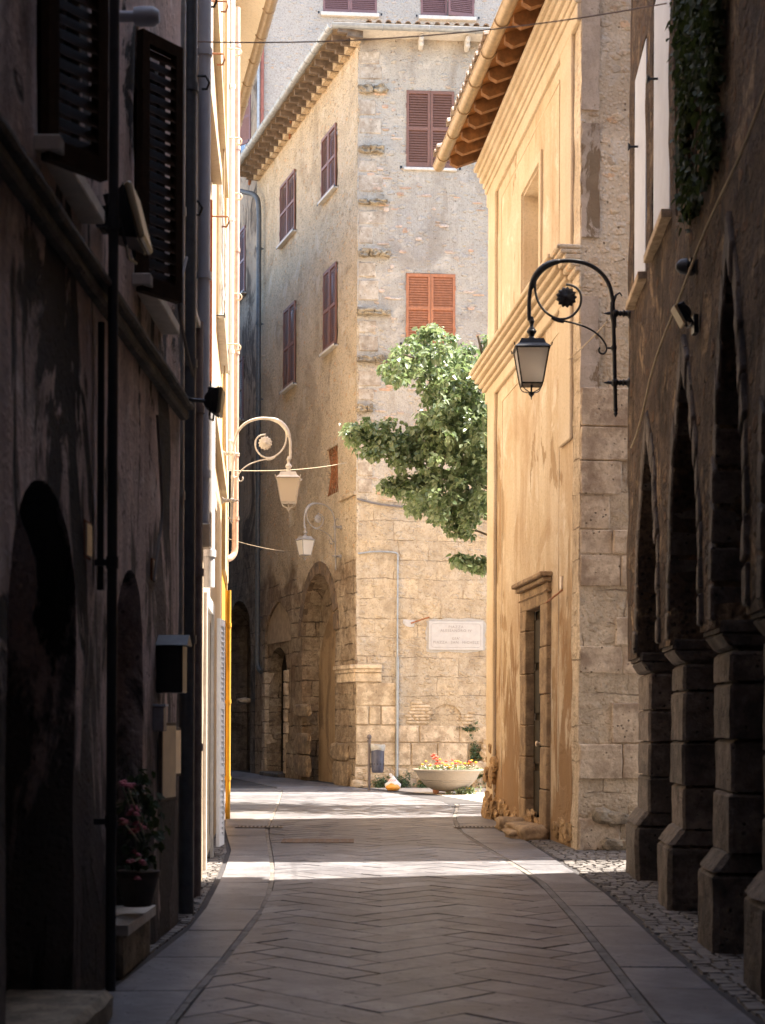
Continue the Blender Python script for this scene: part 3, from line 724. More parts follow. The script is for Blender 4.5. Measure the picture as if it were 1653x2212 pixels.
# rough boulders of the collapsed wall foot at the right
rb=MB()
for k in range(70):
    u=R.uniform(1030,1110); v=R.uniform(1598,1706)
    if u<1046 and v<1640: continue
    x,z=FF.at(u,v); rb.tint=R.random(); s_=R.uniform(.16,.34); rb.rock((x,-.05,max(z,.08)),(s_*1.2,.28,s_*.8),seed=k*3.1,sub=2,amp=.3,box=.55)
placed(rb.build('boulders',M['rough_block'],corner),FF)
rb=MB()
for k in range(60):
    u=R.uniform(770,1040); v=R.uniform(1662,1703); x,z=FF.at(u,v); rb.tint=R.random(); s_=R.uniform(.07,.2); rb.rock((x,.0,max(z,.05)),(s_*1.4,.10,s_*.8),seed=k*1.3+9,sub=2,amp=.25,box=.6)
placed(rb.build('foot_stones',M['rough_block'],corner),FF)
# marble-white lime patch (whitewashed reveal) at the right
m=MB(); pts=[]
for (u,v) in ((1066,1405),(1090,1400),(1092,1600),(1068,1600),(1059,1575),(1058,1520),(1061,1460)): pts.append(FF.at(u,v))
m.prism([(x,z) for x,z in reversed(pts)],-.06,.02); placed(m.build('lime_patch',M['marble'],corner,bevel=.01),FF)
# ---- roof: eaves, rafters, gutters
ov=.62
ze=H1
# points of eave line (world->corner local handled by frames)
def Wf(fr,a,y,z): p=fr.w(a,y,z); return Vector((p.x-Cc.x,p.y-Cc.y,z))
ec=Wf(FF,0,0,0); # corner of the eave: meet of both offset lines
n1=-FF.n; n2=-FL.n
den=n1.dot(n1)*n2.dot(n2)-n1.dot(n2)**2
def meet(o1,o2):
    # p.n1=o1, p.n2=o2
    d=n1.x*n2.y-n1.y*n2.x; return Vector(((o1*n2.y-o2*n1.y)/d,(n1.x*o2-n2.x*o1)/d,0))
Ec=meet(.40,ov)
Ef=Wf(FF,16,-.40,0); El=Vector((Tc.x-Cc.x,Tc.y-Cc.y,0))+Vector((n2.x,n2.y,0))*ov+Vector((-dL.x,-dL.y,0))*(-.25)
inner=Vector((6,8.9,0))
m=MB()
zo=ze+.05
m.add([Ec+Vector((0,0,zo)),Ef+Vector((0,0,zo)),Vector((15,11,zo+2.2)),inner+Vector((0,0,zo+2.2)),El+Vector((0,0,zo)),
       Ec+Vector((0,0,zo+.07)),Ef+Vector((0,0,zo+.07)),Vector((15,11,zo+2.27)),inner+Vector((0,0,zo+2.27)),El+Vector((0,0,zo+.07))],
      [(0,4,3),(0,3,2,1),(5,8,9),(5,6,7,8),(0,1,6,5),(4,0,5,9),(1,2,7,6),(3,4,9,8),(2,3,8,7)])
rf=m.build('roof',M['board_old'],corner)
m=MB(); tiles_rows(m,.1,15.5,-.40,ze+.09,.10,4,rows=3,rad=.06)
t_=placed(m.build('roof_tiles',M['tile'],corner),FF)
m=MB(); tiles_rows(m,.0,LL-.3,-ov+.02,ze+.09,.10,4,rows=3,rad=.06)
placed(m.build('roof_tiles',M['tile'],corner),FL)
nr=22
for i in range(nr):
    x=.15+(LL+.15)*i/(nr-1); m=MB(); m.box(x-.05,x+.05,-ov+.07,.0,ze-.13,ze-.01); m.box(x-.05,x+.05,-ov*.55,.0,ze-.19,ze-.132)
    placed(m.build('rafter',M['rafter_old'],corner),FL)
m=MB()      # brick infill under the eaves
for i in range(nr-1):
    x=.15+(LL+.15)*(i+.5)/(nr-1); m.box(x-.15,x+.15,-.16,.0,ze-.22,ze-.012)
placed(m.build('eave_infill',M['left_face'],corner),FL)
gutter('gutter',[Wf(FF,16,-.47,ze+.02),meet(.47,ov+.07)+Vector((0,0,ze+.02))],.085,M['zinc'],corner,clips=1.0)
gutter('gutter',[meet(.47,ov+.07)+Vector((0,0,ze+.02)),El+Vector((n2.x,n2.y,0))*.07+Vector((0,0,ze+.02))],.085,M['zinc'],corner,clips=.55)
m=MB(); m.box(-.1,16,-.40,.0,ze-.04,ze+.03); placed(m.build('eave_board',M['sill'],corner),FF)
for x in (1.35,2.35,3.3,4.25,5.2,6.2,7.2):
    m=MB(); m.box(x-.05,x+.05,-.28,.02,ze-.28,ze-.05); m.box(x-.05,x+.05,-.36,-.28,ze-.2,ze-.05); placed(m.build('eave_bracket',M['sill'],corner,bevel=.03),FF)
# down pipes
dx=FL.x(555.5,off=.16)
pts=bend([(dx-1.05,-ov-.05,ze-.05),(dx-.95,-ov,ze-.45),(dx-.55,-ov+.15,ze-.6),(dx-.1,-.2,ze-.8),(dx,-.16,ze-1.15),(dx,-.16,ze-2)],2)+[(dx,-.16,z) for z in (12,9,6.5)]+[(dx,-.16,3.25)]+bend([(dx,-.16,3.2),(dx,-.16,2.95),(dx+.10,-.14,2.8),(dx+.2,-.10,2.75)],2)
placed(pipe('downpipe',pts,.065,M['zinc_dark'],corner,clips=(14,12,10,8,6,4.2)),FL)
pA=FF.at(858,1690); pB=FF.at(856,1195)
pts=[(pA[0],-.05,.02),(pA[0],-.05,pB[1]-.1)]+bend([(pB[0],-.05,pB[1]-.1),(pB[0],-.05,pB[1]),(pB[0]-.15,-.05,pB[1]+.02)],2)
pts+=[(FF.x(820),-.04,pB[1]+.03),(FF.x(800),-.04,pB[1]+.02),(FF.x(772),-.04,pB[1]-.02)]
placed(pipe('thin_pipe',[(p[0],p[1],p[2]) for p in pts],.018,M['zinc'],corner),FF)
m=MB(); m.tube([(pA[0],-.055,.0),(pA[0],-.055,Z(1420))],.033,10); placed(m.build('pipe_sleeve',M['zinc'],corner,smooth=True),FF)
# cable running along the wall behind the tree
m=MB(); pts=[FF.at(u,v,off=.04) for u,v in ((768,1078),(790,1084),(830,1092),(900,1096),(1000,1104),(1060,1108))]
m.tube(bend([(p[0],-.04,p[1]) for p in pts],2),.022,6); placed(m.build('wall_cable',M['cable'],corner,smooth=True),FF)
m=MB(); a=FL.at(742,1075); m.box(a[0]-.35,LL+.01,-.07,.02,a[1]-.06,a[1]+.02); placed(m.build('string_course',M['rough_block'],corner,bevel=.01),FL)
# rusty bar by the plaque
a=FF.at(886,1346);b=FF.at(925,1333); m=MB(); m.tube([(a[0],-.03,a[1]),(b[0],-.12,b[1])],.018,6); rb_=placed(m.build('rusty_bar',M['rust'],corner),FF); m=MB(); m.rock((a[0]-.03,.0,a[1]),(.26,.05,.15),seed=3,sub=3,amp=.4); m.build('mortar_patch',M['marble'],rb_)
# wall bars under the left eave
m=MB()
for (ua,va,ub,vb) in ((618,262,613,300),(564,318,556,350)):
    a=FL.at(ua,va,off=.2);b=FL.at(ub,vb,off=.05); m.tube([(a[0],-.2,a[1]),(b[0],-.02,b[1])],.03,6)
placed(m.build('tie_bar',M['rust'],corner),FL)
# small holes / dark studs beside the cornerstone
# body closing the back so that no light comes through
m=MB(); m.add([Wf(FF,.3,.56,0),Wf(FF,15.9,.56,0),Vector((14,11,0)),Vector((-1.2,8.6,0)),Wf(FF,.3,.56,ze-.05),Wf(FF,15.9,.56,ze-.05),Vector((14,11,ze-.05)),Vector((-1.2,8.6,ze-.05))],
      [(3,2,1,0),(4,5,6,7),(0,1,5,4),(1,2,6,5),(2,3,7,6),(3,0,4,7)])
m.build('rear_wall',M['tower_side'],corner)

# ================================================================== tower behind
tower=empty('tower_building',(Tc.x,Tc.y,0)); tag(tower,'taller grey stone building behind the corner house, with mauve shutters at the top','building')
TF=Fr(Tc,dF); TLl=22; TL=Fr(Tc+dL*TLl,-dL); HT=27
m=MB(); m.box(0,18,0,.6,0,HT); tf=m.build('wall',M['tower'],tower,**sub(tower,TF))
tw=[(692,808,-150,30),(903,1018,-150,36)]
cuts=[];ww=[]
for (u0,u1,v0,v1) in tw:
    x0,x1=TF.x(u0),TF.x(u1); z0=TF.at((u0+u1)/2,v1)[1]; z1=z0+2.25; ww.append((x0,x1,z0,z1)); cuts.append((rect(x0,x1,z0,z1),-.5,.14))
for x in (8.5,12): ww.append((x,x+1.4,z0,z1)); cuts.append((rect(x,x+1.4,z0,z1),-.5,.14))
cut(tf,cuts); roughen(tf,.5,.02,2,4)
for i,(x0,x1,z0,z1) in enumerate(ww):
    e=window(tower,x0,x1,z0,z1,M['shut_mauve'],sill=.10,sill_w=.10,open_=(0,.16) if i==1 else (0,0)); placed(e,TF,tower)
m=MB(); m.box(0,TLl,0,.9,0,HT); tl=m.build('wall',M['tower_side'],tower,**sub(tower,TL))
cuts=[];ww=[]
for (u0,u1,vt,vb,mt) in ((497,527,482,628,'shut_mauve'),(504,524,768,905,'shut_mauve'),(506,537,182,300,'shut_white')):
    x0,x1=TL.x(u0),TL.x(u1); z1=TL.at(u1,vt)[1]; z0=TL.at(u1,vb)[1]; ww.append((x0,x1,z0,z1,mt)); cuts.append((rect(x0,x1,z0,z1),-.5,.2))
kx0,kx1=TL.x(490),TL.x(541); kt=TL.at(515,1300)[1]
cuts.append((arc_poly(kx0,kx1,-.2,kt-1.0,'round',12,rise=1.0),-.5,.6))
cut(tl,cuts); roughen(tl,.35,.03,2,6)
for i,(x0,x1,z0,z1,mt) in enumerate(ww):
    if mt=='shut_white':
        e=window(tower,x0,x1,z0,z1,M['shut_dark'],leaves=0,recess=.08,frame=M['shut_white']); placed(e,TL,tower)
        s=shutter('shutter',.5,z1-z0,M['shut_mauve'],e,x1+.0,-.02,z0,-2.7)
    else: e=window(tower,x0,x1,z0,z1,M[mt],proud=.04,sill_w=.13); placed(e,TL,tower)
m=MB(); m.box(.1,17,.62,7,HT-.2,HT-.02); placed(m.build('roof',M['board_old'],tower),TF,tower)
placed(pipe('downpipe',[(.12,-.08,HT-1),(.12,-.08,H1+.5)],.05,M['red_pipe'],tower,clips=(HT-3,HT-6,HT-9)),TF,tower)
placed(pipe('downpipe',[(.02,-.12,HT-3),(.02,-.12,H1+.5)],.035,M['zinc'],tower),TF,tower)
a=TL.at(547,885); 
m=MB()
for (ua,va,ub,vb) in ((537,318,527,400),):
    a=TL.at(ua,va,off=.2);b=TL.at(ub,vb,off=.05); m.tube([(a[0],-.2,a[1]),(b[0],-.02,b[1])],.04,6)
placed(m.build('tie_bar',M['rust'],tower),TL,tower)
m=MB(); q=TL.at(535,1516); m.rock((q[0],-.1,q[1]),(.5,.4,.16),seed=5); placed(m.build('bracket_stone',M['rough_block'],tower),TL,tower)

# ================================================================== golden building on the right
FO=Fr((1.60,23.4),(.555,-6.1)); LO=6.125
orange=FO.empty('golden_building'); tag(orange,'golden ochre plastered building with stucco mouldings, a stone doorway and deep wooden eaves','building')
HO=9.75
m=MB(); m.box(0,LO-.35,0,7,0,HO); ow=m.build('wall',M['orange'],orange)
nx0,nx1=FO.x(1127),FO.x(1163); nz1=FO.at(1163,345)[1]
dx0,dx1=FO.x(1143),FO.x(1176); dzt=2.86
cuts=[(rect(nx0,nx1,6.95,nz1),-.5,.20),(rect(dx0,dx1,-.1,dzt),-.5,.34)]
cut(ow,cuts); roughen(ow,.35,.012,1.5,2)
# end wall facing the camera
m=MB(); m.box(LO-.348,LO,.0,7,0,HO); eo=m.build('wall',M['end_stone'],orange); roughen(eo,.25,.03,2.5,5)
# plaster quoin strips on the end wall
for (z0,z1,w_) in ((4.9,6.1,.21),(6.75,8.0,.21),(8.15,9.7,.20)):
  m=MB(); m.box(LO+.0,LO+.018,.004,w_,z0,z1)
  qs=m.build('plaster_strip',M['grey_pl'] if False else wall_mat('grey pink plaster',(.52,.44,.36),(.60,.50,.41),(.2,.15,.11),seed=40,peel=((.36,.27,.18),2.2,.56),speck=.7,grime=.4,streak=.3),orange)
  roughen(qs,.1,.022,7,2)
# blocks on the end wall (dressed ashlar at the foot)
m=MB(); z=.0; rr=0
while z<5.0:
    h=R.uniform(.26,.46); x=.0
    while x<1.6:
        w_=R.uniform(.34,.62); m.tint=R.random(); g_=.005
        if not (z<.5 and x>.25) and R.random()<.75: m.box(LO-.02,LO+.012+R.uniform(0,.022),x+g_,x+w_-g_,z+g_,z+h-g_)
        x+=w_
    z+=h; rr+=1
bl=m.build('ashlar_blocks',stone_tint('end wall ashlar',(.62,.49,.35),(.74,.61,.45),(.26,.17,.11),bump=1.1,scale=5),orange,bevel=.012); roughen(bl,.09,.018,7,7)
m=MB()
for k in range(16):
    m.tint=R.random(); m.rock((LO+.0,R.uniform(.25,1.6),R.uniform(.05,.42)),(.16,R.uniform(.15,.4),R.uniform(.12,.25)),seed=k*2.7,sub=2,amp=.35,box=.5)
m.build('broken_foot',M['dark_ledge'],orange)
# corner pilaster at far end, pilaster at near end
def mould(m,prof,x0,x1):      # prof list of (proj,z) top to bottom -> running moulding
    for (z0,z1,pr) in prof: m.box(x0,x1,-pr,.01,z0,z1)
m=MB()
m.box(-.06,.55,-.05,.0,0,HO-.4); 
m.box(LO-.95,LO-.35,-.04,.0,4.6,HO-.4)
pl=m.build('pilaster',M['trim_orange'],orange,bevel=.01); roughen(pl,.3,.008,3,1)
zc=6.62
prof=[(zc,zc+.05,.30),(zc-.055,zc-.002,.26),(zc-.12,zc-.057,.21),(zc-.19,zc-.122,.15),(zc-.25,zc-.192,.10),(zc-.42,zc-.252,.05)]
m=MB(); mould(m,prof,-.30,LO-.36); m.build('string_course',M['trim_orange'],orange,bevel=.012)
m=MB(); mould(m,[(a,b,c-.03) for a,b,c in prof],LO-.358,LO+.02); m.build('string_course',M['end_stone'],orange,bevel=.015)
zc=HO
prof=[(zc-.10,zc-.03,.25),(zc-.17,zc-.102,.20),(zc-.26,zc-.172,.16),(zc-.34,zc-.262,.11),(zc-.42,zc-.342,.08),(zc-.62,zc-.422,.05)]
m=MB(); mould(m,prof,-.22,LO+.0); m.build('cornice',M['trim_orange'],orange,bevel=.012)
# thin panel lines on the wall
m=MB()
def fr_lines(x0,x1,z0,z1,w_=.022,pr=.008):
    m.box(x0,x1,-pr,.0,z1-w_,z1); m.box(x0,x0+w_,-pr,.0,z0,z1-w_); m.box(x1-w_,x1,-pr,.0,z0,z1-w_)
fr_lines(.85,LO-1.15,6.72,8.95); fr_lines(1.0,LO-1.1,.6,6.0,.02,.007)
m.box(nx0-.16,nx1+.16,-.03,.0,nz1+.03,nz1+.14); m.box(nx0-.16,nx0-.03,-.03,.0,6.8,nz1+.03); m.box(nx1+.03,nx1+.16,-.03,.0,6.8,nz1+.03)
m.build('wall_panel_trim',M['trim_orange'],orange)
# doorway
m=MB()
fx0,fx1=FO.x(1131),FO.x(1190)
for (a,b) in ((fx0,dx0),(dx1,fx1)):
    z=.0
    while z<dzt-.01:
        h=min(R.uniform(.4,.7),dzt-z); m.tint=R.random(); m.box(a if a==fx0 else a-.015,b+.015 if a==fx0 else b,-.05-R.uniform(0,.012),.07,z+.004,z+h-.004); z+=h
m.tint=.4; m.box(fx0,fx1,-.055,.07,dzt-.015,dzt+.24)
m.tint=.6; m.box(fx0-.05,fx1+.05,-.11,.0,dzt+.242,dzt+.30); m.box(fx0-.08,fx1+.08,-.16,.0,dzt+.302,dzt+.36); m.box(fx0-.03,fx1+.03,-.075,.0,dzt+.12,dzt+.15)
dst=stone_tint('doorway peperino stone',(.34,.24,.14),(.44,.31,.18),(.16,.10,.06),bump=.6,scale=7)
df=m.build('door_surround',dst,orange,bevel=.012); roughen(df,.2,.006,4,1)
m=MB(); m.box(dx0,dx1,.08,.14,.12,dzt-.02)
for k in range(4):
    for j in (0,1):
        a=dx0+.06+j*(dx1-dx0)/2; m.box(a,a+(dx1-dx0)/2-.10,.05,.078,.25+k*.64,.8+k*.64)
dr=m.build('door',M['wood_door'],orange,bevel=.008)
m=MB(); hx=(dx0+dx1)/2+.08; m.lathe([(.02,0),(.02,-.04),(.035,-.05),(.035,-.07),(.01,-.08)],c=(hx,.05,1.15),n=10,axis='y'); m.cbox((hx,.045,1.0),(.05,.01,.14)); m.build('handle',M['tile_plate'],dr,smooth=True)
# worn step stones
m=MB()
for k,(x,y,z,a,b,c) in enumerate((((dx0+dx1)/2,-.12,.07,1.0,.5,.16),(dx1+.2,-.2,.08,.5,.35,.2),(dx0-.2,-.16,.08,.45,.4,.2),(dx1+.05,-.32,.05,.5,.3,.12),((dx0+dx1)/2,.12,.06,.8,.3,.14))):
    m.tint=R.random(); m.rock((x,y,z),(a,b,c),seed=k*5+1,sub=3,amp=.22,box=.86)
m.build('step',dst,orange,smooth='all')
# eroded foot at the far corner
m=MB()
for k in range(46):
    z=R.random()**1.6*1.35; m.tint=R.random(); s_=R.uniform(.12,.32)*(1.1-z*.4)
    m.rock((R.uniform(-.05,.62),R.uniform(-.05,.03)+.03*z,z),(s_*1.2,s_*.6,s_*.9),seed=k*1.9,sub=3,amp=.28,box=.8)
for k in range(30):
    m.tint=R.random(); s_=R.uniform(.10,.22); m.rock((R.uniform(.6,LO-.4),R.uniform(.0,.03),R.uniform(.02,.22)),(s_*2,s_*.5,s_),seed=k*2.3+70,sub=3,amp=.45,box=.7)
m.build('eroded_foot',stone_tint('eroded ochre stone',(.40,.25,.11),(.55,.36,.18),(.14,.08,.04),bump=1,scale=7),orange)
# small things fixed to the wall
m=MB(); x,z=FO.at(1067,0)[0],0
a=FO.at(1182,1302);b=FO.at(1231,1272); m.tube([(a[0],-.04,a[1]),(b[0],-.10,b[1])],.012,6); m.build('wall_rod',M['rust'],orange)
m=MB(); a=FO.at(1066,1352); 
q=FO.at(1067,1360); x,z=FO.at(1212,1255); m.box(x-.05,x+.05,-.02,0,z-.07,z+.07); x,z=FO.at(1067,1500)
x,z=FO.at(1066,1710)
m.build('wall_plate',M['tile_plate'],orange)
# roof with deep eaves (gutter line surveyed: not quite parallel to the wall)
gA=Vector((.90,23.55)); gB=Vector((1.66,17.05)); zg=9.72
def toO(p,z):   # world xy -> orange local
    q=Vector((p[0],p[1]))-FO.O; return Vector((q.dot(FO.d),q.dot(FO.n),z))
lA,lB=toO(gA,0),toO(gB,0)
def ey(x): t=(x-lA.x)/(lB.x-lA.x); return lA.y+(lB.y-lA.y)*t
sl=.38
def plane(m,z0,z1,xa,xb,ya,yb_extra=5.0):
    pass
m=MB(); zb=zg+.09
v=[Vector((lA.x,lA.y,zb)),Vector((lB.x,lB.y,zb)),Vector((lB.x,3.5,zb+(3.5-lB.y)*sl)),Vector((lA.x,3.5,zb+(3.5-lA.y)*sl))]
m.add(v+[p+Vector((0,0,.05)) for p in v],[(0,3,2,1),(4,5,6,7),(0,1,5,4),(1,2,6,5),(2,3,7,6),(3,0,4,7)])
v=[Vector((lA.x,3.5,v[3].z)),Vector((lB.x,3.5,v[2].z)),Vector((lB.x,7.4,zb)),Vector((lA.x,7.4,zb))]
m.add(v+[p+Vector((0,0,.05)) for p in v],[(0,3,2,1),(4,5,6,7),(0,1,5,4),(1,2,6,5),(2,3,7,6),(3,0,4,7)])
m.build('roof',M['board'],orange)
m=MB()
n=int((lB.x-lA.x)/.2)
for i in range(n):
    x=lA.x+.1+i*.2; s=MB(); tiles_rows(m,x-.1,x+.1,ey(x)-.12,zb+.05,sl,3,pitch=.2,rows=11,step=.33,rad=.095)
m.build('roof_tiles',stone_tint('pale worn roof tile',(.50,.38,.30),(.66,.58,.50),(.25,.19,.14),bump=.5,scale=12),orange)
for i in range(13):
    x=lA.x+.12+i*(lB.x-lA.x-.24)/12; m=MB()
    y0=ey(x)+.06; L=-y0+.05
    vs=[]
    for (yy,zz,h) in ((y0,zb+.06*sl-.002,.10),(y0+.10,zb+.16*sl-.002,.19),(.0,zb+(0-ey(x))*sl-.002,.19)):
        for sx in (-.05,.05): vs += [(x+sx,yy,zz-h),(x+sx,yy,zz)]
    m.add(vs,[(0,1,3,2),(0,2,6,4),(4,6,10,8),(1,5,7,3),(5,9,11,7),(0,4,5,1),(4,8,9,5),(2,3,7,6),(6,7,11,10),(8,10,11,9)])
    m.build('rafter',M['rafter'],orange)
gutter('gutter',[Vector((lA.x-.02,lA.y-.09,zg+.02)),Vector((lB.x,lB.y-.09,zg+.02))],.085,M['copper'],orange,clips=.9)
# gable verge of the end wall
m=MB(); m.add([(LO-.02,.0,HO-.02),(LO-.02,7,HO-.02),(LO-.02,3.5,HO+1.5),(LO-.34,.0,HO-.02),(LO-.34,7,HO-.02),(LO-.34,3.5,HO+1.5)],[(0,1,2),(5,4,3),(0,2,5,3),(2,1,4,5),(1,0,3,4)])
m.build('gable',M['end_stone'],orange)
# ================================================================== arcade building (right, near)
FA=Fr((2.30,14.8),(-.055,-1)); LA=21
arc=FA.empty('arcade_building'); tag(arc,'dark medieval building with pointed stone arches on heavy piers','building')
HA=15.5; YP=FA.x
def ax(Y): return (14.8-Y)/FA.d.y*-1
def ayz(Y): return (14.8-Y)*math.sqrt(1+.055**2)
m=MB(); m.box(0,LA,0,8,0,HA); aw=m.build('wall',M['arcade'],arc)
# openings between piers, by distance from the camera
ops=[(13.98,12.34,3.78),(11.72,10.14,3.86),(9.56,8.46,4.10),(7.93,6.6,4.15),(6.0,4.5,4.15),(3.9,2.4,4.15),(1.8,.3,4.15)]
cuts=[]; SP=2.02
for (ya,yb,za) in ops:
    x0,x1=ayz(ya),ayz(yb); cuts.append((arc_poly(x0,x1,-.2,SP,'point',10,rise=za-SP),-.5,1.25))
cuts.append((rect(-.8,ayz(.2),-.3,SP-.03),-.5,.95))
wn=[]
for (u0,u1) in ((1366,1390.5),(1406.5,1442.5)):
    a,b=FA.x(u0),FA.x(u1); wn.append((a,b))
for (a,b) in wn: cuts.append((rect(a,b,5.25,7.27),-.5,.03))
cut(aw,cuts); roughen(aw,.22,.03,2.2,4)
ys=[14.78]+[y for o_ in ops for y in o_[:2]]+[-.2]
piers=[(0.0,ayz(13.98)),(ayz(12.34),ayz(11.72)),(ayz(10.14),ayz(9.56)),(ayz(8.46),ayz(7.93)),(ayz(6.6),ayz(6.0)),(ayz(4.5),ayz(3.9))]
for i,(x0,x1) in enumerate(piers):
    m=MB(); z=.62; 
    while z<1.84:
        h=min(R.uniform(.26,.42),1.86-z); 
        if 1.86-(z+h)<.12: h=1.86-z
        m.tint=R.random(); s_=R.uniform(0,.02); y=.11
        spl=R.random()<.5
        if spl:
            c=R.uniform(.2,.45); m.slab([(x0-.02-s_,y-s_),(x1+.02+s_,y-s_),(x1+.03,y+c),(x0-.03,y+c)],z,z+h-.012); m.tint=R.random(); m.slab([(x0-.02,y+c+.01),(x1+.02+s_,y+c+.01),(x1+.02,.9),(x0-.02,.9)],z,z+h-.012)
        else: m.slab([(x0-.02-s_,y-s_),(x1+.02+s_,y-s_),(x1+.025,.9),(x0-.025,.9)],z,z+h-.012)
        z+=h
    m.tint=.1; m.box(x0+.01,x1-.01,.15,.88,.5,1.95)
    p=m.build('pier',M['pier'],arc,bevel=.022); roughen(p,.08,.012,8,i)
    m=MB(); m.tint=R.random(); e=.03; y=-.005
    m.slab([(x0-e,y),(x1+e,y),(x1+e,.72),(x0-e,.72)],0,.50); m.tint=R.random()
    m.add([(x0-e,y,.502),(x1+e,y,.502),(x1+e,.72,.502),(x0-e,.72,.502),(x0-.02,.10,.64),(x1+.02,.10,.64),(x1+.02,.72,.64),(x0-.02,.72,.64)],[(4,5,6,7),(0,1,5,4),(1,2,6,5),(2,3,7,6),(3,0,4,7)])
    q=m.build('plinth',M['pier'],p,bevel=.035); roughen(q,.10,.020,5,i+9)
    m=MB(); m.tint=R.random(); e=.02
    m.add([(x0-.02,.10,1.86),(x1+.02,.10,1.86),(x1+.02,.72,1.86),(x0-.02,.72,1.86),(x0-e,.03,1.96),(x1+e,.03,1.96),(x1+e,.72,1.96),(x0-e,.72,1.96)],[(3,2,1,0),(0,1,5,4),(1,2,6,5),(2,3,7,6),(3,0,4,7),(4,5,6,7)])
    m.slab([(x0-e,.03),(x1+e,.03),(x1+e,.72),(x0-e,.72)],1.962,2.04)
    q=m.build('capital',M['pier'],p,bevel=.02); roughen(q,.10,.014,6,i+3)
# ring of cut stones round each arch
for (ya,yb,za) in ops[:4]:
    x0,x1=ayz(ya),ayz(yb); o_=arc_poly(x0,x1,SP-.01,SP,'point',9,rise=za-SP)[2:]; i_=arc_poly(x0-.13,x1+.13,SP-.01,SP,'point',9,rise=za-SP+.26)[2:]
    m=MB(); L=lambda p,q,t:(p[0]+(q[0]-p[0])*t,p[1]+(q[1]-p[1])*t)
    for k in range(len(o_)-1):
        m.tint=R.random(); a,b,c,d=o_[k],o_[k+1],i_[k+1],i_[k]
        m.prism([L(a,b,.05),L(d,c,.05),L(d,c,.95),L(a,b,.95)],-.012-R.uniform(0,.02),.3)
    q=m.build('arch_stones',M['pier'],arc,bevel=.012); roughen(q,.12,.010,6,2)
# block masonry closing the arches
m=MB()
for (ya,yb,za) in ops[:4]:
    x0,x1=ayz(ya),ayz(yb); z=0
    while z<za:
        h=R.uniform(.28,.4); x=x0-.3
        while x<x1+.3:
            w_=R.uniform(.3,.6); m.tint=R.random(); m.box(x+.008,x+w_-.008,1.18-R.uniform(0,.04),1.25,z+.008,z+h-.008); x+=w_
        z+=h
bm_=m.build('infill_blocks',M['pier'],arc,bevel=.012)
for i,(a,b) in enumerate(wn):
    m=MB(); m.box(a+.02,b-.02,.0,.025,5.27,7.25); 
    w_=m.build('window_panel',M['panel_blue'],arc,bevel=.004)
    s=MB(); s.box(a-.05,b+.05,-.07,.02,5.18,5.245); s.build('sill',M['rough_block'],w_,bevel=.006)
    if i<2:
        s=MB(); s.tube([(a+.3,-.0,6.55),(a+.3,-.08,6.55)],.01,6); s.lathe([(.04,-.09),(.015,-.06)],c=(a+.3,0,6.55),n=8,axis='y'); s.build('latch',M['iron'],w_)
# far end wall is the box itself; roof
m=MB(); m.box(-.1,LA,-.15,8.2,HA+.01,HA+.12); m.build('roof',M['board_old'],arc)
gutter('gutter',[(-.1,-.24,HA+.02),(LA,-.24,HA+.02)],.08,M['copper'],arc)
# cable stapled along the wall
cp=[(1675,95),(1625,235),(1580,345),(1545,420),(1508,505),(1480,590),(1453,655),(1425,735),(1400,805),(1385,870),(1371,935),(1359,962)]
pts=[]
for (u,v) in cp:
    x,z=FA.at(u,v,off=.05); pts.append((x,-.05+R.uniform(-.01,.01),z))
m=MB(); m.tube(bend(pts,2),.010,6); m.build('wall_cable',M['cable_tan'],arc,smooth=True)
cp=[(1359,962),(1352,955),(1349,930),(1350,850)]; pts=[]
# ------------------------------------------------------------------ left side, near: dusky pink house
F1=Fr((-1.652,-6.0),(.0138,1)); L1=16.95
def y1(Y): return (Y+6.0)*math.sqrt(1+.0138**2)
pink=F1.empty('pink_house'); tag(pink,'near dusky pink house with peeling plaster, arched doorways and dark louvred shutters','building')
m=MB(); m.box(0,L1,0,8,0,14); pw=m.build('wall',M['pink'],pink)
a0,a1=F1.x(14),F1.x(161); azt=2.45
b0,b1=F1.x(249),F1.x(308); bzt1=2.27
W1=(F1.x(76),F1.x(168)); W2=(F1.x(284),F1.x(345))
w1z=(3.88,5.55); w2z=(3.97,5.45)
cuts=[(arc_poly(a0,a1,-.2,azt-.62,'round',16,rise=.62),-.5,1.0),(arc_poly(b0,b1,-.2,bzt1-.45,'round',14,rise=.45),-.5,.9),
      (rect(W1[0],W1[1],*w1z),-.5,.22),(rect(W2[0],W2[1],*w2z),-.5,.22),(rect(W1[0]-2.6,W1[0]-1.6,*w1z),-.5,.22),
      (arc_poly(a0-3.2,a0-2.0,-.2,1.9,'round',12,rise=.5),-.5,.45)]
cut(pw,cuts); roughen(pw,.22,.016,1.6,2)
lw_=.42
for (w_,wz,op) in ((W1,w1z,.62),(W2,w2z,.55)):
    e=window(pink,w_[0],w_[1],wz[0],wz[1],M['shut_dark'],recess=.2,leaves=0,sill=.07,sill_w=.11,holders=False,frame=M['shut_dark'])
    lw_=(w_[1]-w_[0])*.5
    o_=shutter('shutter',.34 if w_ is W1 else .33,wz[1]-wz[0]+.02,M['shut_dark'],e,w_[0]-.02,-.02,wz[0]-.10,-.62 if w_ is W2 else -.62,rails=(),pitch=.062,t=.05)
    shutter('shutter',lw_,wz[1]-wz[0],M['shut_dark'],e,w_[1]+.0,.0,wz[0],-2.95,rails=(),pitch=.062)
e=window(pink,W1[0]-2.6,W1[0]-1.6,w1z[0],w1z[1],M['shut_dark'],recess=.1)
m=MB(); mould(m,[(3.57,3.62,.10),(3.50,3.568,.06)],0,L1+.0); sc=m.build('string_course',stone_tint('dark ledge render',(.10,.085,.075),(.16,.135,.12),(.03,.026,.024),bump=.9),pink,bevel=.015); roughen(sc,.2,.012,4,3)
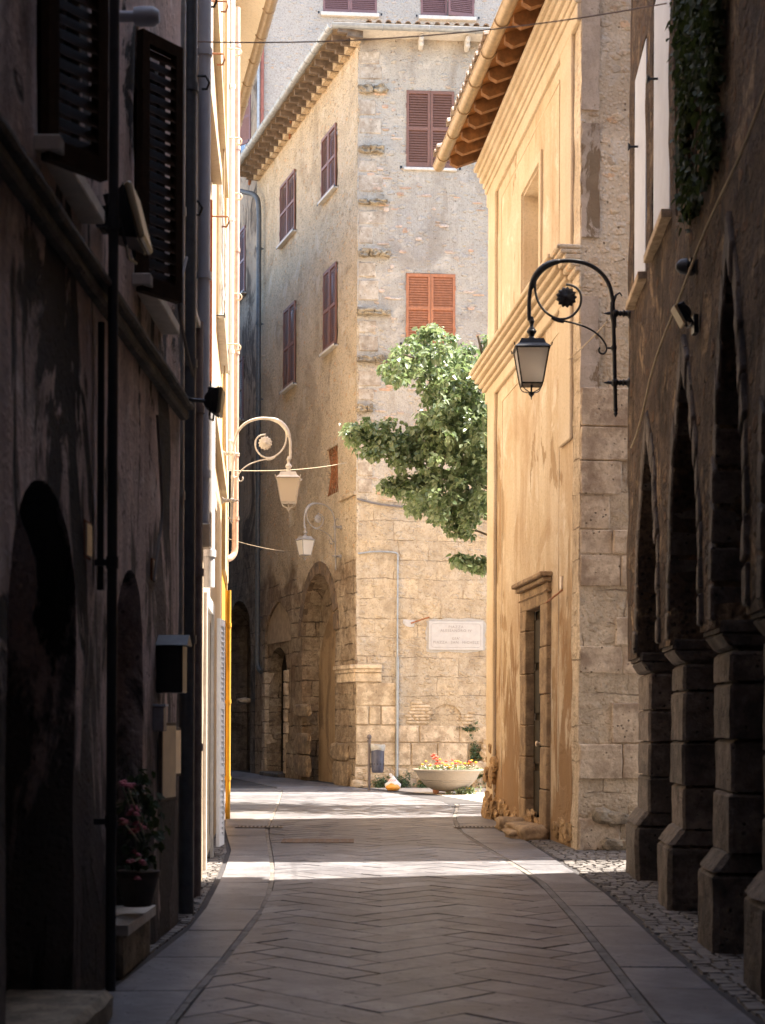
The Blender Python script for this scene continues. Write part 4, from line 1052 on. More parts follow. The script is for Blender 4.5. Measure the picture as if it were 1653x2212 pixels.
for (x0,x1,zs,rise) in ((a0,a1,azt-.62,.62),(b0,b1,bzt1-.45,.45)):
    m=MB(); m.box(x0+.0,x1-.0,.80,.86,0,zs+rise+.02)
    for k in range(5):
        xx=x0+(x1-x0)*(k+.5)/5; m.box(xx-.005,xx+.005,.792,.80,.1,zs+rise-.3)
    d=m.build('door',M['wood_door'],pink)
    m=MB(); m.lathe([(.02,0),(.03,-.03),(.01,-.05)],c=(x1-.15,.80,1.05),n=10,axis='y'); m.build('handle',M['rust'],d)
m=MB(); m.box(b0-.03,b1+.03,-.08,.34,.242,.30); m.build('door_step',M['sill'],pink)
m=MB()
for z0,z1 in ((.0,.24),): m.box(b0-.03,b1+.03,-.05,.1,z0,z1)
m.build('door_step',M['dark_ledge'],pink,bevel=.02)
m=MB(); m.box(a0-.1,a1-.12,-.22,.3,0,.15); roughen(m.build('threshold_stone',M['dark_ledge'],pink,bevel=.03),.1,.02,5,3)
xp=F1.x(241,off=.1)
pipe('downpipe',[(xp,-.10,.05),(xp,-.10,13.8)],.026,M['black_pipe'],pink,clips=(.9,2.2,3.9,5.4,7))
xq=F1.x(203); pipe('conduit',[(xq,-.03,F1.at(203,1280)[1]),(xq,-.03,3.42)],.018,M['black_pipe'],pink)
xq=F1.x(383); m=MB()
pts=[F1.at(u,v,off=.04) for u,v in ((392,560),(372,640),(384,720),(408,815))]
m.tube(bend([(p[0],-.05,p[1]) for p in pts],2),.012,6)
m.build('wall_cable',M['cable'],pink,smooth=True); m=MB()
pts=[F1.at(u,v,off=.04) for u,v in ((338,900),(345,1010),(352,1120),(340,1200),(334,1260))]
m.tube(bend([(p[0],-.03,p[1]) for p in pts],2),.009,6)
m.build('wall_cable',M['cable'],pink,smooth=True)
# bare dark render patches where plaster has gone are in the material; insulator bracket
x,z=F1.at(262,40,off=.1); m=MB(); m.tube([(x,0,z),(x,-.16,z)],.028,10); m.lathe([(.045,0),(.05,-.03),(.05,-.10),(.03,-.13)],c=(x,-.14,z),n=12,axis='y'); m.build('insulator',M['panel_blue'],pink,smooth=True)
m=MB(); x0,zc=F1.at(220,108); m.prism([(x0-.12,zc-.24),(x0+.12,zc-.20),(x0+.12,zc+.24),(x0-.12,zc+.22)],-.02,.0); m.build('wall_plate',simple('violet grey slate plate',(.20,.17,.18),.6,var=.3,scale=5),pink)
m=MB(); m.box(-.1,L1+.1,-.12,8,14.01,14.12); m.build('roof',M['board_old'],pink)
# ------------------------------------------------------------------ L2 grey narrow house
F2=Fr((-1.50,10.97),(-.10,2.46)); L2=F2.d.dot(Vector((-.10,2.46)))
grey=F2.empty('grey_house'); tag(grey,'narrow shaded grey plastered house with drainpipes, just before the sunlit facades','building')
m=MB(); m.box(0,L2,0,7,0,14); gw=m.build('wall',M['grey_pl'],grey)
gx0,gx1=.75,1.6
cuts=[(rect(gx0,gx1,-.1,2.4),-.5,.15),(rect(.8,1.7,4.6,6.6),-.5,.15)]
cut(gw,cuts); roughen(gw,.25,.012,1.6,5)
m=MB(); m.box(gx0,gx1,.10,.14,.1,2.38); d=m.build('door',M['wood_door'],grey); m=MB(); m.lathe([(.02,0),(.03,-.03),(.01,-.05)],c=(gx1-.1,.1,1.05),n=8,axis='y'); m.build('handle',M['rust'],d)
m=MB()
for (a,b,c,e_) in ((gx0-.12,gx0-.002,0,2.52),(gx1+.002,gx1+.12,0,2.52),(gx0,gx1,2.402,2.52)): m.box(a,b,-.04,.05,c,e_)
m.build('door_frame',M['iron_grey'],grey)
window(grey,.8,1.7,4.6,6.6,M['shut_dark'],open_=(0,.12),sill_w=.1)
x=F2.x(404,off=.1); pipe('downpipe',[(x,-.1,.0),(x,-.1,13.8)],.055,M['zinc_dark'],grey,clips=(2,4,6,8))
pipe('downpipe',[(.12,-.06,2.0),(.12,-.06,13.8)],.04,M['zinc'],grey,clips=(3,5))
x=F2.x(417,off=.05); pipe('downpipe',[(x,-.06,0),(x,-.06,4.6)],.06,simple('dull mauve brown pipe',(.16,.12,.11),.6),grey,clips=(1.2,2.6,3.9))
m=MB(); m.box(-.1,L2,-.4,7,14.01,14.12); m.build('roof',M['board_old'],grey)
m=MB()
for (z,k) in ((5.2,.5),(6.4,1.2),(7.4,2.0)):
    m=MB(); m.tube([(k,0,z),(k,-.16,z),(k,-.19,z-.05),(k,-.17,z-.10),(k,-.13,z-.10)],.010,6); m.build('line_hook',M['iron'],grey)
# ------------------------------------------------------------------ L3 rose house (sunlit)
F3=Fr((-1.60,13.45),(-.16,2.62)); L3=Vector((-.16,2.62)).length
rose=F3.empty('rose_house'); tag(rose,'sunlit pale rose house with white louvred door and white drainpipe','building')
m=MB(); m.box(0,L3,0,7,0,13); rw=m.build('wall',M['rose'],rose)
d0,d1=F3.x(441),F3.x(455)
cut(rw,[(rect(d0,d1,-.1,2.5),-.5,.12),(rect(.5,1.4,4.4,6.2),-.5,.14)]); roughen(rw,.25,.012,2,5)
m=MB(); m.box(d0,d1,.06,.10,.02,2.48); dd=m.build('door',M['shut_white'],rose)
for z0_,z1_ in ((.15,.9),(1.0,1.75),(1.85,2.4)):
    m=MB(); n_=int((z1_-z0_)/.05)
    for k in range(n_): m.box(d0+.08,d1-.08,.045,.06,z0_+k*.05,z0_+k*.05+.03)
    m.build('louvres',M['shut_white'],dd)
sh=shutter('door_leaf',.36,2.35,M['shut_white'],rose,d1+.02,-.06,.12,-.10,rails=(.33,.62))
m=MB()
m.box(d0-.14,d0-.002,-.03,.0,0,2.62); m.box(d1+.002,d1+.14,-.03,.0,0,2.62); m.box(d0,d1,-.03,.0,2.502,2.62); m.build('door_frame',M['sill'],rose)
window(rose,.5,1.4,4.4,6.2,M['shut_orange'],open_=(.0,.15),sill_w=.1)
xw=F3.x(437,off=.1); pipe('downpipe',[(xw,-.1,3.0),(xw,-.1,12.8)],.05,M['white_pipe'],rose,clips=(3.4,5,6.8,8.6)); 
xw2=F3.x(449,off=.08); pipe('downpipe',[(xw2,-.08,2.6),(xw2,-.08,4.4)],.055,M['white_pipe'],rose,clips=(2.9,))
m=MB(); x,z=F3.at(449,1148,off=.1); m.box(x-.1,x+.1,-.12,0,z-.16,z+.16); m.build('meter_box',M['tile_plate'],rose,bevel=.015)
m=MB(); m.box(-.02,L3+.02,-.10,.0,6.9,7.05); m.box(-.02,L3+.02,-.06,.0,3.55,3.68); m.box(0,.35,-.045,0,0,12.8); m.build('pilaster',M['cream'],rose)
m=MB(); m.box(-.1,L3,-.45,7,13.01,13.12); m.build('roof',M['board_old'],rose)
m=MB()
for (z,k) in ((7.5,.9),(8.3,1.6),(6.4,2.1)):
    m=MB(); m.tube([(k,0,z),(k,-.18,z),(k,-.19,z-.05),(k,-.17,z-.10),(k,-.12,z-.10)],.009,6); m.build('line_hook',M['rust'],rose)
# ------------------------------------------------------------------ L4 cream and ochre house
F4=Fr((-1.80,16.1),(-.70,8.8)); L4=Vector((-.70,8.8)).length
och=F4.empty('ochre_house'); tag(och,'sunlit cream and ochre house with white louvred shutters and a yellow gas pipe','building')
m=MB(); m.box(0,L4-2.4,0,7,0,13.1); ow4=m.build('wall',M['cream'],och)
s0,s1=F4.x(464),F4.x(476); sz1=F4.at(472,525)[1]; sz0=F4.at(472,790)[1]
cut(ow4,[(rect(s0,s1,sz0,sz1),-.5,.12),(rect(1.0,2.0,0.1,2.5),-.5,.15)])
m=MB(); m.box(L4-2.399,L4,-.004,6.9,0,13.09); m.build('wall',M['ochre'],och)
m=MB(); m.box(L4-2.3,L4+.02,-.05,-.006,3.6,13.0); m.build('sunlit_facing',M['cream'],och)  # cream laid over ochre above its shaded foot: sunlight put into colour
window(och,s0,s1,sz0,sz1,M['shut_white'],proud=.05,sill_w=.1,rails=(.42,),pitch=.12)
m=MB(); m.box(1.0,2.0,.08,.13,.12,2.48); d=m.build('door',M['wood_door'],och); m=MB(); m.lathe([(.02,0),(.03,-.03),(.01,-.05)],c=(1.85,.08,1.15),n=8,axis='y'); m.build('handle',M['rust'],d)
m=MB()
for z in (4.6,8.9): m.box(0,L4-2.402,-.08,.0,z,z+.16)
m.box(s0-.12,s0-.002,-.03,0,sz0-.05,sz1+.15); m.box(s1+.002,s1+.12,-.03,0,sz0-.05,sz1+.15); m.box(s0-.002,s1+.002,-.03,0,sz1+.01,sz1+.15)
m.build('string_course',M['cream'],och)
xg=6.55; pipe('gas_pipe',[(xg,-.1,.0),(xg,-.1,3.3)],.035,M['yellow_pipe'],och,clips=(.6,1.7,2.8))
xc=L4-.25; pipe('downpipe',[(xc,-.16,12.6),(xc,-.16,4.3)]+bend([(xc,-.16,4.3),(xc,-.16,4.05),(xc-.1,-.08,3.95),(xc-.2,.0,3.95)],2),.05,M['copper_pipe'],och,clips=(12,10.4,8.8,7.2,5.6,4.6))
pipe('downpipe',[(xc-.9,-.1,12.6),(xc-.9,-.1,5.2)],.04,M['white_pipe'],och,clips=(11,9,7))
for (z,k) in ((11.2,6.8),(10.2,7.6),(9.6,8.3),(8.1,8.5),(7.0,7.2)):
    m=MB(); m.tube([(k,0,z),(k,-.20,z)]+[(k,-.20-.05*math.sin(t)+.0,z-.05+.05*math.cos(t)) for t in (.6,1.3,2.0,2.7,3.4,4.1)],.012,6); m.build('line_hook',M['tile_plate'],och,smooth=True)
m=MB(); m.box(-.1,L4,-.12,7,13.11,13.2); m.build('roof',M['board_old'],och)
m=MB(); pts=[(F4.x(471,off=.1)-.0,-.06,z) for z in (7.2,6.4,5.6,4.8)]; m.tube([(4.2,-.05,12),(4.6,-.05,8),(5.6,-.05,6.2),(6.4,-.05,5.2),(7.6,-.05,4.6),(7.7,-.05,2.4)],.012,6); m.build('wall_cable',M['cable_tan'],och)
# ------------------------------------------------------------------ L5 house whose deep eaves show behind
F5=Fr((-2.515,24.95),(-1.18,5.9)); L5=26
eav=F5.empty('pale_house'); tag(eav,'pale yellow house at the bend with a deep plain eave and brown gutter','building')
m=MB(); m.box(.0,L5,0,7,0,13.3); m.build('wall',M['pale'],eav)
m=MB()
v=[(0,-.64,12.98),(L5,-.64,12.98),(L5,0,13.25),(0,0,13.25),(0,-.64,13.1),(L5,-.64,13.1),(L5,7,14.6),(0,7,14.6)]
m.add(v,[(0,3,2,1),(4,5,6,7),(0,1,5,4),(0,4,7,3),(1,2,6,5)]); m.build('eave',M['pale'],eav)
gutter('gutter',[(-.05,-.73,13.0),(L5,-.73,13.0)],.095,M['copper'],eav,clips=1.0)
m=MB(); tiles_rows(m,0,L5,-.66,13.1,.24,4,rows=6); m.build('roof_tiles',M['tile'],eav)
# ------------------------------------------------------------------ unseen building behind the camera, added to shade the near street
FB=Fr((-4,-6.2),(1,0))
bk=empty('shade_building',(-5,-9,0)); tag(bk,'unseen house behind and vault over the viewer, added to darken the near street','building')
m=MB(); m.box(0,12,0,2.7,0,14.5); m.build('wall',M['pink'],bk)
m=MB(); m.box(3.1,6.75,2.9,12.3,3.15,14.4); m.build('shade_vault',M['pink'],bk)  # unseen block over the viewer, added to keep the near street dark
m=MB(); m.box(4.2,5.4,2.702,2.76,.1,2.4); m.build('door',M['wood_door'],bk)
m=MB(); m.box(-.1,12.1,-.1,3.0,14.51,14.62); m.build('roof',M['board_old'],bk)
# ================================================================== wall lamps
# built in the x/z plane: wall at x=0, bracket reaching towards -x; y across
PX=1/229.0
def LQ(u,v): return ((u-1355)*PX, (748-v)*PX)     # drawing of the lamp in metres, origin level with its middle
def wall_lamp(iron,glass,label,loc,rz,flip=False):
    e=empty('wall_lamp',loc,rz); tag(e,label,'street lamp',group='scrolled wall lanterns')
    T=lambda u,v,y=0:(LQ(u,v)[0],y,LQ(u,v)[1])
    m=MB(); m.tube([T(1325,884),T(1322,760),T(1320,700),T(1318,640)],.020,10)
    m.lathe([(.004,-.05),(.022,-.02),(.014,.0),(.024,.02),(.017,.045)],c=T(1325,884),n=10)
    m.tube([T(1322,705),T(1319,680),T(1317,650)],[.019,.032,.02],10)
    m.tube([T(1317,655),T(1325,635),T(1333,630),T(1338,637)],[.018,.013,.009,.006],6)
    m.lathe([(.026,-.02),(.028,0),(.026,.02)],c=T(1321,748),n=10)
    pole=m.build('pole',iron,e,smooth=True)
    for v in (674,822):
        m=MB(); x0,_,z=T(1322,v)
        m.lathe([(.003,-.10),(.014,-.06),(.017,-.03),(.037,-.015),(.037,.02),(.02,.04),(.028,.055),(.02,.07),(.034,.085),(.022,.10),(.030,-x0-.025),(.048,-x0-.012),(.05,-x0)],c=(x0,0,z),n=12,axis='x')
        m.build('wall_arm',iron,e,smooth=True)
    arcp=[(1318,645),(1313,618),(1300,594),(1280,576),(1255,565),(1225,561),(1196,564),(1170,576),(1150,598),(1141,625),(1139,655),(1140,690)]
    m=MB(); m.tube(bend([T(*p) for p in arcp],2),.0195,10)
    m.tube(bend([T(*p) for p in ((1200,563),(1172,575),(1152,596),(1143,618))],2),[.016]+[.027]*12+[.017],10) if False else None
    lp=bend([T(*p) for p in ((1204,563),(1186,567),(1168,577),(1154,593),(1146,610),(1143,622))],2)
    m.tube(lp,[.020+.014*math.sin(math.pi*i/(len(lp)-1)) for i in range(len(lp))],10)
    arcm=m.build('arc',iron,e,smooth=True)
    m=MB(); sp=[(1154,596),(1151,622),(1157,648),(1170,668),(1188,682),(1208,688),(1228,683),(1244,668),(1251,650),(1250,632),(1242,620),(1230,614),(1218,613)]
    m.tube(bend([T(*p) for p in sp],2),.0115,8)
    m.tube(bend([T(*p) for p in ((1188,683),(1200,690),(1214,692))],1),[.012,.018,.02,.019,.012][:len(bend([T(*p) for p in ((1188,683),(1200,690),(1214,692))],1))] if len(bend([T(*p) for p in ((1188,683),(1200,690),(1214,692))],1))<=5 else .016,8)
    br=[(1210,690),(1240,696),(1268,706),(1291,722),(1304,740),(1306,753),(1300,761),(1292,760),(1288,753),(1291,747)]
    m.tube(bend([T(*p) for p in br],2),.009,8); m.tube([T(1306,748),T(1320,748)],.009,8)
    m.build('scroll',iron,e,smooth=True)
    m=MB(); c=T(1219,640)
    n=13; prof=[]
    vs=[];q=n*4
    for (r,h) in ((.0,-.03),(.02,-.028),(.03,-.016),(.062,-.022),(.090,-.009),(.090,.009),(.062,.022),(.03,.016),(.02,.028),(.0,.03)):
        for k in range(q):
            a=2*math.pi*k/q; rr=r*(1+(.10*math.cos(n*a) if r>.04 else 0)); vs.append((c[0]+rr*math.cos(a),h,c[2]+rr*math.sin(a)))
    fs=[]
    for i in range(9):
        for k in range(q): fs.append((i*q+k,i*q+(k+1)%q,(i+1)*q+(k+1)%q,(i+1)*q+k))
    m.add(vs,fs); m.build('rosette',iron,e,smooth='all')
    # lantern
    lx,_,lz=T(1145,690); Lz=lambda v:(748-v)*PX
    m=MB(); m.lathe([(.014,Lz(682)),(.02,Lz(687)),(.028,Lz(692)),(.018,Lz(698)),(.018,Lz(703)),(.045,Lz(712)),(.048,Lz(714)),(.03,Lz(720)),(.024,Lz(724)),(.04,Lz(731)),(.06,Lz(735))],c=(lx,0,0),n=14)
    m.frustum4(.125,.105,Lz(744),Lz(733),c=(lx,0)); m.frustum4(.165,.128,Lz(752),Lz(744.2),c=(lx,0)) 
    m.frustum4(.150,.168,Lz(755),Lz(752.2),c=(lx,0))
    lan=m.build('lantern',iron,e)
    hw0,hw1,zt,zb=.150,.098,Lz(755),Lz(826)
    m=MB()
    for sx,sy in ((-1,-1),(1,-1),(1,1),(-1,1)):
        m.tube([(lx+sx*hw0,sy*hw0,zt),(lx+sx*hw1,sy*hw1,zb)],.008,6)
        m.tube([(lx+sx*.17,sy*.17,Lz(752)),(lx+sx*.175,sy*.175,Lz(745))],.006,5)
    m.frustum4(hw1-.0,hw1+.006,zb-.012,zb,c=(lx,0))
    for sx,sy in ((-1,-1),(1,-1),(1,1),(-1,1)):
        m.tube(bend([(lx+sx*hw1,sy*hw1,zb),(lx+sx*.085,sy*.085,zb-.05),(lx+sx*.03,sy*.03,zb-.075),(lx,0,zb-.08)],2),.005,5)
    m.tube([(lx,0,zb),(lx,0,zb-.09)],.010,6)
    m.lathe([(.003,-.145),(.006,-.12),(.024,-.10),(.03,-.09),(.012,-.08)],c=(lx,0,zb),n=10)
    m.build('cage',iron,lan)
    m=MB()
    for k in range(4):
        a0_,b0_=[((-1,-1),(1,-1)),((1,-1),(1,1)),((1,1),(-1,1)),((-1,1),(-1,-1))][k]
        s0_,s1_=.97,.96
        m.add([(lx+a0_[0]*hw0*s0_,a0_[1]*hw0*s0_,zt),(lx+b0_[0]*hw0*s0_,b0_[1]*hw0*s0_,zt),(lx+b0_[0]*hw1*s1_,b0_[1]*hw1*s1_,zb),(lx+a0_[0]*hw1*s1_,a0_[1]*hw1*s1_,zb)],[(0,1,2,3)])
    m.build('glass',glass,lan)
    return e
def zof(v,Y): return CAMH-(v-CY)*Y/FPX
XL=2.30-.055*.15
wall_lamp(M['iron'],M['frost'],'black wrought iron scroll lantern on the arcade wall, largest and darkest of the three',(FA.w(.12,0).x,14.68,P(1240,748,14.68).z),0.0)
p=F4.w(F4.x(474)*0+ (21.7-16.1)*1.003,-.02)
la=wall_lamp(M['iron_sunlit'],M['frost'],'scroll lantern, sunlight painted into its pale iron, reaching out from the ochre house',(p.x,p.y,P(560,1033,21.7).z),math.pi)
p3=FL.w(FL.x(736),-.01)
wall_lamp(M['iron_grey'],M['frost'],'small grey scroll lantern on the shaded wall of the corner house',(p3.x,p3.y,P(690,1169,34.8).z),FL.ang+math.pi/2+0.25)
# ================================================================== floodlights
def flood(loc,rz,tilt,s,label,arm):
    e=empty('floodlight',loc,rz); tag(e,label,'floodlight',group='floodlights on the house walls')
    m=MB(); m.tube(arm,.013*s/.2,8); m.cbox((arm[0][0],arm[0][1],arm[0][2]),(.03,.09,.12)); m.build('arm',M['iron'],e)
    h=bpy.data.objects.new('x',None)
    Mx=Matrix.Translation(arm[-1]) @ Matrix.Rotation(tilt,4,'Y')
    m=MB(); vs=[]
    for (x,hw,hh) in ((-.5,.16,.14),(-.42,.26,.24),(-.05,.46,.44),(.0,.5,.48)):
        for sy,sz in ((-1,-1),(1,-1),(1,1),(-1,1)): vs.append(Mx@Vector((x*s,sy*hw*s,sz*hh*s)))
    fs=[(3,2,1,0)]
    for i in range(3):
        for k in range(4): fs.append((i*4+k,i*4+(k+1)%4,(i+1)*4+(k+1)%4,(i+1)*4+k))
    fs.append((12,13,14,15)); m.add(vs,fs)
    for k in range(5): m.box(-.40*s,-.10*s,(-.2+k*.1)*s-.004,(-.2+k*.1)*s+.004,.2*s,.46*s,Mx)
    hd=m.build('housing',M['iron'],e,bevel=.006)
    m=MB(); m.box(.002,.13*s,-.5*s,.5*s,-.48*s,.48*s,Mx); m.build('glass_hood',M['paper'] if False else simple('yellowed glass hood',(.46,.36,.22),.35,var=.1,scale=5),hd,bevel=.012)
    m=MB(); 
    for sy in (-1,1): m.tube([Mx@Vector((-.2*s,sy*.52*s,0)),Mx@Vector((-.2*s,sy*.54*s,-.55*s)),Mx@Vector((-.25*s,0,-.6*s))],.008,5)
    m.build('yoke',M['iron'],hd)
    return e
p=F1.w(F1.x(212),-.02,0); flood((p.x,p.y,F1.at(212,487)[1]),0,-.25,.31,'larger black floodlight with a yellowed hood high on the pink house, beside its second shutter',[(0,0,0),(.05,.03,.0),(.15,.05,.02)])
p=F1.w(F1.x(374),-.02,0); flood((p.x,p.y,F1.at(374,862)[1]),0,.1,.20,'black floodlight with a pale hood at the far end of the pink house ledge',[(0,0,0),(.10,.05,-.02),(.27,.12,-.02)])
p=FA.w(FA.x(1505),-.02,0); flood((p.x,p.y,FA.at(1505,690)[1]),math.pi,.5,.15,'small black floodlight above the pointed arches of the arcade building',[(0,0,0),(.06,0,.04),(.10,0,.06)])
# small alarm bell on the arcade wall
x,z=FA.at(1492,570); pw_=FA.w(x,0,z); e=empty('security_camera',pw_,FA.ang); tag(e,'small grey dome device above the floodlight on the arcade wall','camera')
m=MB(); m.box(-.04,.04,-.03,0,-.05,.05); m.build('base',M['iron'],e); m=MB(); m.lathe([(.03,0),(.055,-.02),(.05,-.06),(.02,-.09)],c=(0,-.03,0),n=12,axis='y'); m.build('dome',M['zinc_dark'],e,smooth=True)
# ================================================================== street name plaque
x0,x1=FF.x(923),FF.x(1045); zt_,zb_=FF.at(984,1341)[1],FF.at(984,1403)[1]
pq=FF.w((x0+x1)/2,-.0,(zt_+zb_)/2); e=empty('street_sign',pq,FF.ang); tag(e,'pale marble street name plaque on the corner house','street sign')
hw,hh=(x1-x0)/2-.02,(zt_-zb_)/2-.0
m=MB(); m.box(-hw,hw,-.035,-.012,-hh,hh); pl_=m.build('slab',M['marble'],e,bevel=.004)
m=MB(); n=40; out=[]
for k in range(n):
    t=k/n*4; s_=int(t); f=t-s_; j=R.uniform(.03,.075)
    out.append([(-hw-j+f*2*hw,-hh-j),(hw+j,-hh+f*2*hh),(hw-f*2*hw,hh+j),(-hw-j,hh-f*2*hh)][s_])
m.prism(out,-.011,.012); m.build('mortar_bed',simple('pale mortar',(.42,.38,.33),.9,var=.08),e)
m=MB(); b_=.055; th=.006
P_=[(-hw+b_+.04,-hh+b_),(hw-b_-.04,-hh+b_),(hw-b_,-hh+b_+.04),(hw-b_,hh-b_-.04),(hw-b_-.04,hh-b_),(-hw+b_+.04,hh-b_),(-hw+b_,hh-b_-.04),(-hw+b_,-hh+b_+.04)]
m.tube([(a,-.036,b) for a,b in P_+P_[:1]],.003,4); m.build('border',M['letter'],pl_)
def text(body,size,loc,par,mat,spacing=1.1,rot=(math.pi/2,0,0),name='lettering',ext=.0015):
    cu=bpy.data.curves.new(name,'FONT'); cu.body=body; cu.size=size; cu.align_x='CENTER'; cu.align_y='CENTER'; cu.extrude=ext; cu.space_character=spacing; cu.space_word=1.3; cu.resolution_u=3
    t=bpy.data.objects.new('tmp',cu); COL.objects.link(t); bpy.context.view_layer.update()
    me=bpy.data.meshes.new_from_object(t.evaluated_get(bpy.context.evaluated_depsgraph_get())); bpy.data.objects.remove(t)
    me.materials.clear(); me.materials.append(mat); o=bpy.data.objects.new(name,me); link(o,par); o.location=loc; o.rotation_euler=rot; return o
for (s_,zz,sp) in (('PIAZZA',.185,1.25),('ALESSANDRO IV',.105,1.15),("GIA'",-.065,1.2),('PIAZZA  SAN  MICHELE',-.15,1.15)):
    text(s_,.082,(0,-.037,zz),pl_,M['letter'],sp)
# ================================================================== litter bin on its post
pb=P(798.5,1709,32.3); pb.z=0
e=empty('litter_bin',pb,0); tag(e,'dark grey blue litter bin with pale liner hung on a post at the corner house','bin')
m=MB(); m.tube([(0,0,0),(0,0,1.02)],.030,12); m.lathe([(.035,1.02),(.045,1.03),(.045,1.05),(.028,1.06),(.045,1.09),(.05,1.12),(.035,1.155),(.005,1.17)],n=14); m.build('post',M['post'],e,smooth=True)
cx_=.175; m=MB(); m.lathe([(.105,.38),(.118,.40),(.128,.46),(.135,.60),(.138,.86),(.142,.88),(.136,.89),(.130,.87)],c=(cx_,0,0),n=24); m.build('bucket',M['bin'],e,smooth=True)
m=MB()
for k in range(12):
    a=2*math.pi*k/12; m.cbox((cx_+.1325*math.cos(a),.1325*math.sin(a),.56),(.012,.012,.03))
m.build('slot_shade',M['unlit'],e)  # black pieces paint the dark of the openings
m=MB(); m.tube([(0,0,.8),(.045,0,.8)],.015,6); m.tube([(0,0,.5),(.055,0,.5)],.015,6); m.build('bracket',M['post'],e)
m=MB(); vs=[];q=24;fs=[]
for i,(r,h) in enumerate(((.145,.84),(.150,.88),(.148,.93),(.143,.955),(.125,.95),(.115,.85))):
    for k in range(q):
        a=2*math.pi*k/q; j=.006*math.sin(a*5+i)+.004*math.sin(a*9-i*2); vs.append((cx_+(r+j)*math.cos(a),(r+j)*math.sin(a),h+.012*math.sin(a*3+i)))
for i in range(5):
    for k in range(q): fs.append((i*q+k,i*q+(k+1)%q,(i+1)*q+(k+1)%q,(i+1)*q+k))
m.add(vs,fs); m.build('liner',M['film'],e,smooth='all')
# ================================================================== rubbish bag
pb=P(850,1709,32.3); pb.z=0
e=empty('shopping_bag',pb,0); tag(e,'knotted white plastic bag with orange contents on the ground under the bin','bag')
def blob(name,mat,c,d,seed,par,pinch=0,sub=3,amp=.12):
    bm=bmesh.new(); bmesh.ops.create_icosphere(bm,subdivisions=sub,radius=1)
    for v in bm.verts:
        p_=v.co.copy(); k=1+amp*noise.noise(p_*2+Vector((seed,0,0)))+amp*.5*noise.noise(p_*6+Vector((0,seed,0)))
        zz=p_.z; t=max(0,(zz-.0)); f=1-pinch*t**.8 if pinch else 1
        v.co=Vector((p_.x*k*f*d[0]/2,p_.y*k*f*d[1]/2,max(-.72,zz*k)*d[2]/2))+Vector(c)
    me=bpy.data.meshes.new(name); bm.to_mesh(me); bm.free(); me.materials.append(mat); me.polygons.foreach_set('use_smooth',[True]*len(me.polygons))
    return link(bpy.data.objects.new(name,me),par)
blob('film',M['bag_white'],(0,.02,.145),(.34,.26,.36),3,e,.78)
blob('contents',M['bag_orange'],(.0,-.025,.095),(.30,.25,.22),5,e,.35)
m=MB(); m.rock((-.03,.02,.31),(.07,.05,.06),seed=2,amp=.5); m.rock((-.05,.02,.34),(.05,.03,.05),seed=3,amp=.5); m.build('knot',M['bag_white'],e)
t=text('COOP',.055,(-.015,-.113,.225),e,M['letter_red'],1.0,rot=(math.radians(62),0,0)); 
# ================================================================== planter
pc=P(969,1713,31.2); pc.z=0
e=empty('flower_bowl',pc,0); tag(e,'wide beige concrete flower bowl on round feet by the corner house','planter')
S_=.705
m=MB(); m.lathe([(.18,.055),(.30,.08),(.42,.15),(.50,.22),(.505,.235),(.53,.25),(.535,.27),(.565,.29),(.57,.31),(.60,.36),(.625,.42),(.66,.455),(S_,.47),(S_,.492),(.64,.495),(.60,.46),(.58,.40)],n=48); m.build('bowl',M['bowl'],e,smooth=True)
m=MB(); m.lathe([(.0,.44),(.595,.45)],n=32); m.build('soil',M['soil'],e)
for a in (3.6,5.7,1.5):
    m=MB(); m.rock((.20*math.cos(a)*1.35,.20*math.sin(a)*1.3,.065),(.13,.13,.14),seed=a,sub=3,amp=.05,box=.1); m.build('foot',M['terracotta'],e,smooth='all')
def leafcluster(m,c,rad,n,size,drop=.3,flat=.0,rr=R):
    for _ in range(n):
        d=Vector((rr.gauss(0,1),rr.gauss(0,1),rr.gauss(0,1))).normalized()
        r_=rr.random()**.45; p_=Vector(c)+Vector((d.x*rad[0],d.y*rad[1],d.z*rad[2]))*r_
        leaf(m,p_,d,size*rr.uniform(.7,1.3),drop,rr)
def leaf(m,p_,d,s,drop,rr):
    up=(d*.7+Vector((rr.uniform(-.6,.6),rr.uniform(-.6,.6),rr.uniform(-.1,.9)))).normalized()
    t=up.cross(Vector((rr.uniform(-1,1),rr.uniform(-1,1),rr.uniform(-.2,.2)))).normalized(); t=(t+Vector((0,0,-drop))).normalized(); b=up.cross(t).normalized()
    m.tint=rr.random(); f=s*.16
    m.add([p_,p_+t*s*.35+b*s*.42+up*f,p_+t*s*.8+b*s*.28+up*f*.6,p_+t*s*1.1,p_+t*s*.8-b*s*.28+up*f*.6,p_+t*s*.35-b*s*.42+up*f,p_+t*s*.45],[(0,6,3,2,1),(0,5,4,3,6)])
fl=empty('flowers',(pc.x,pc.y,.46)); tag(fl,'yellow and coral flowers over pale silvery leaves filling the wide bowl','flowers')
m=MB()
for k in range(70):
    a=R.uniform(0,6.28); r_=.62*math.sqrt(R.random()); leafcluster(m,(r_*math.cos(a),r_*math.sin(a),.02+.05*(1-r_/.62)),(.08,.08,.06),22,.035,.0)
m.build('foliage',M['yleaf'],fl)
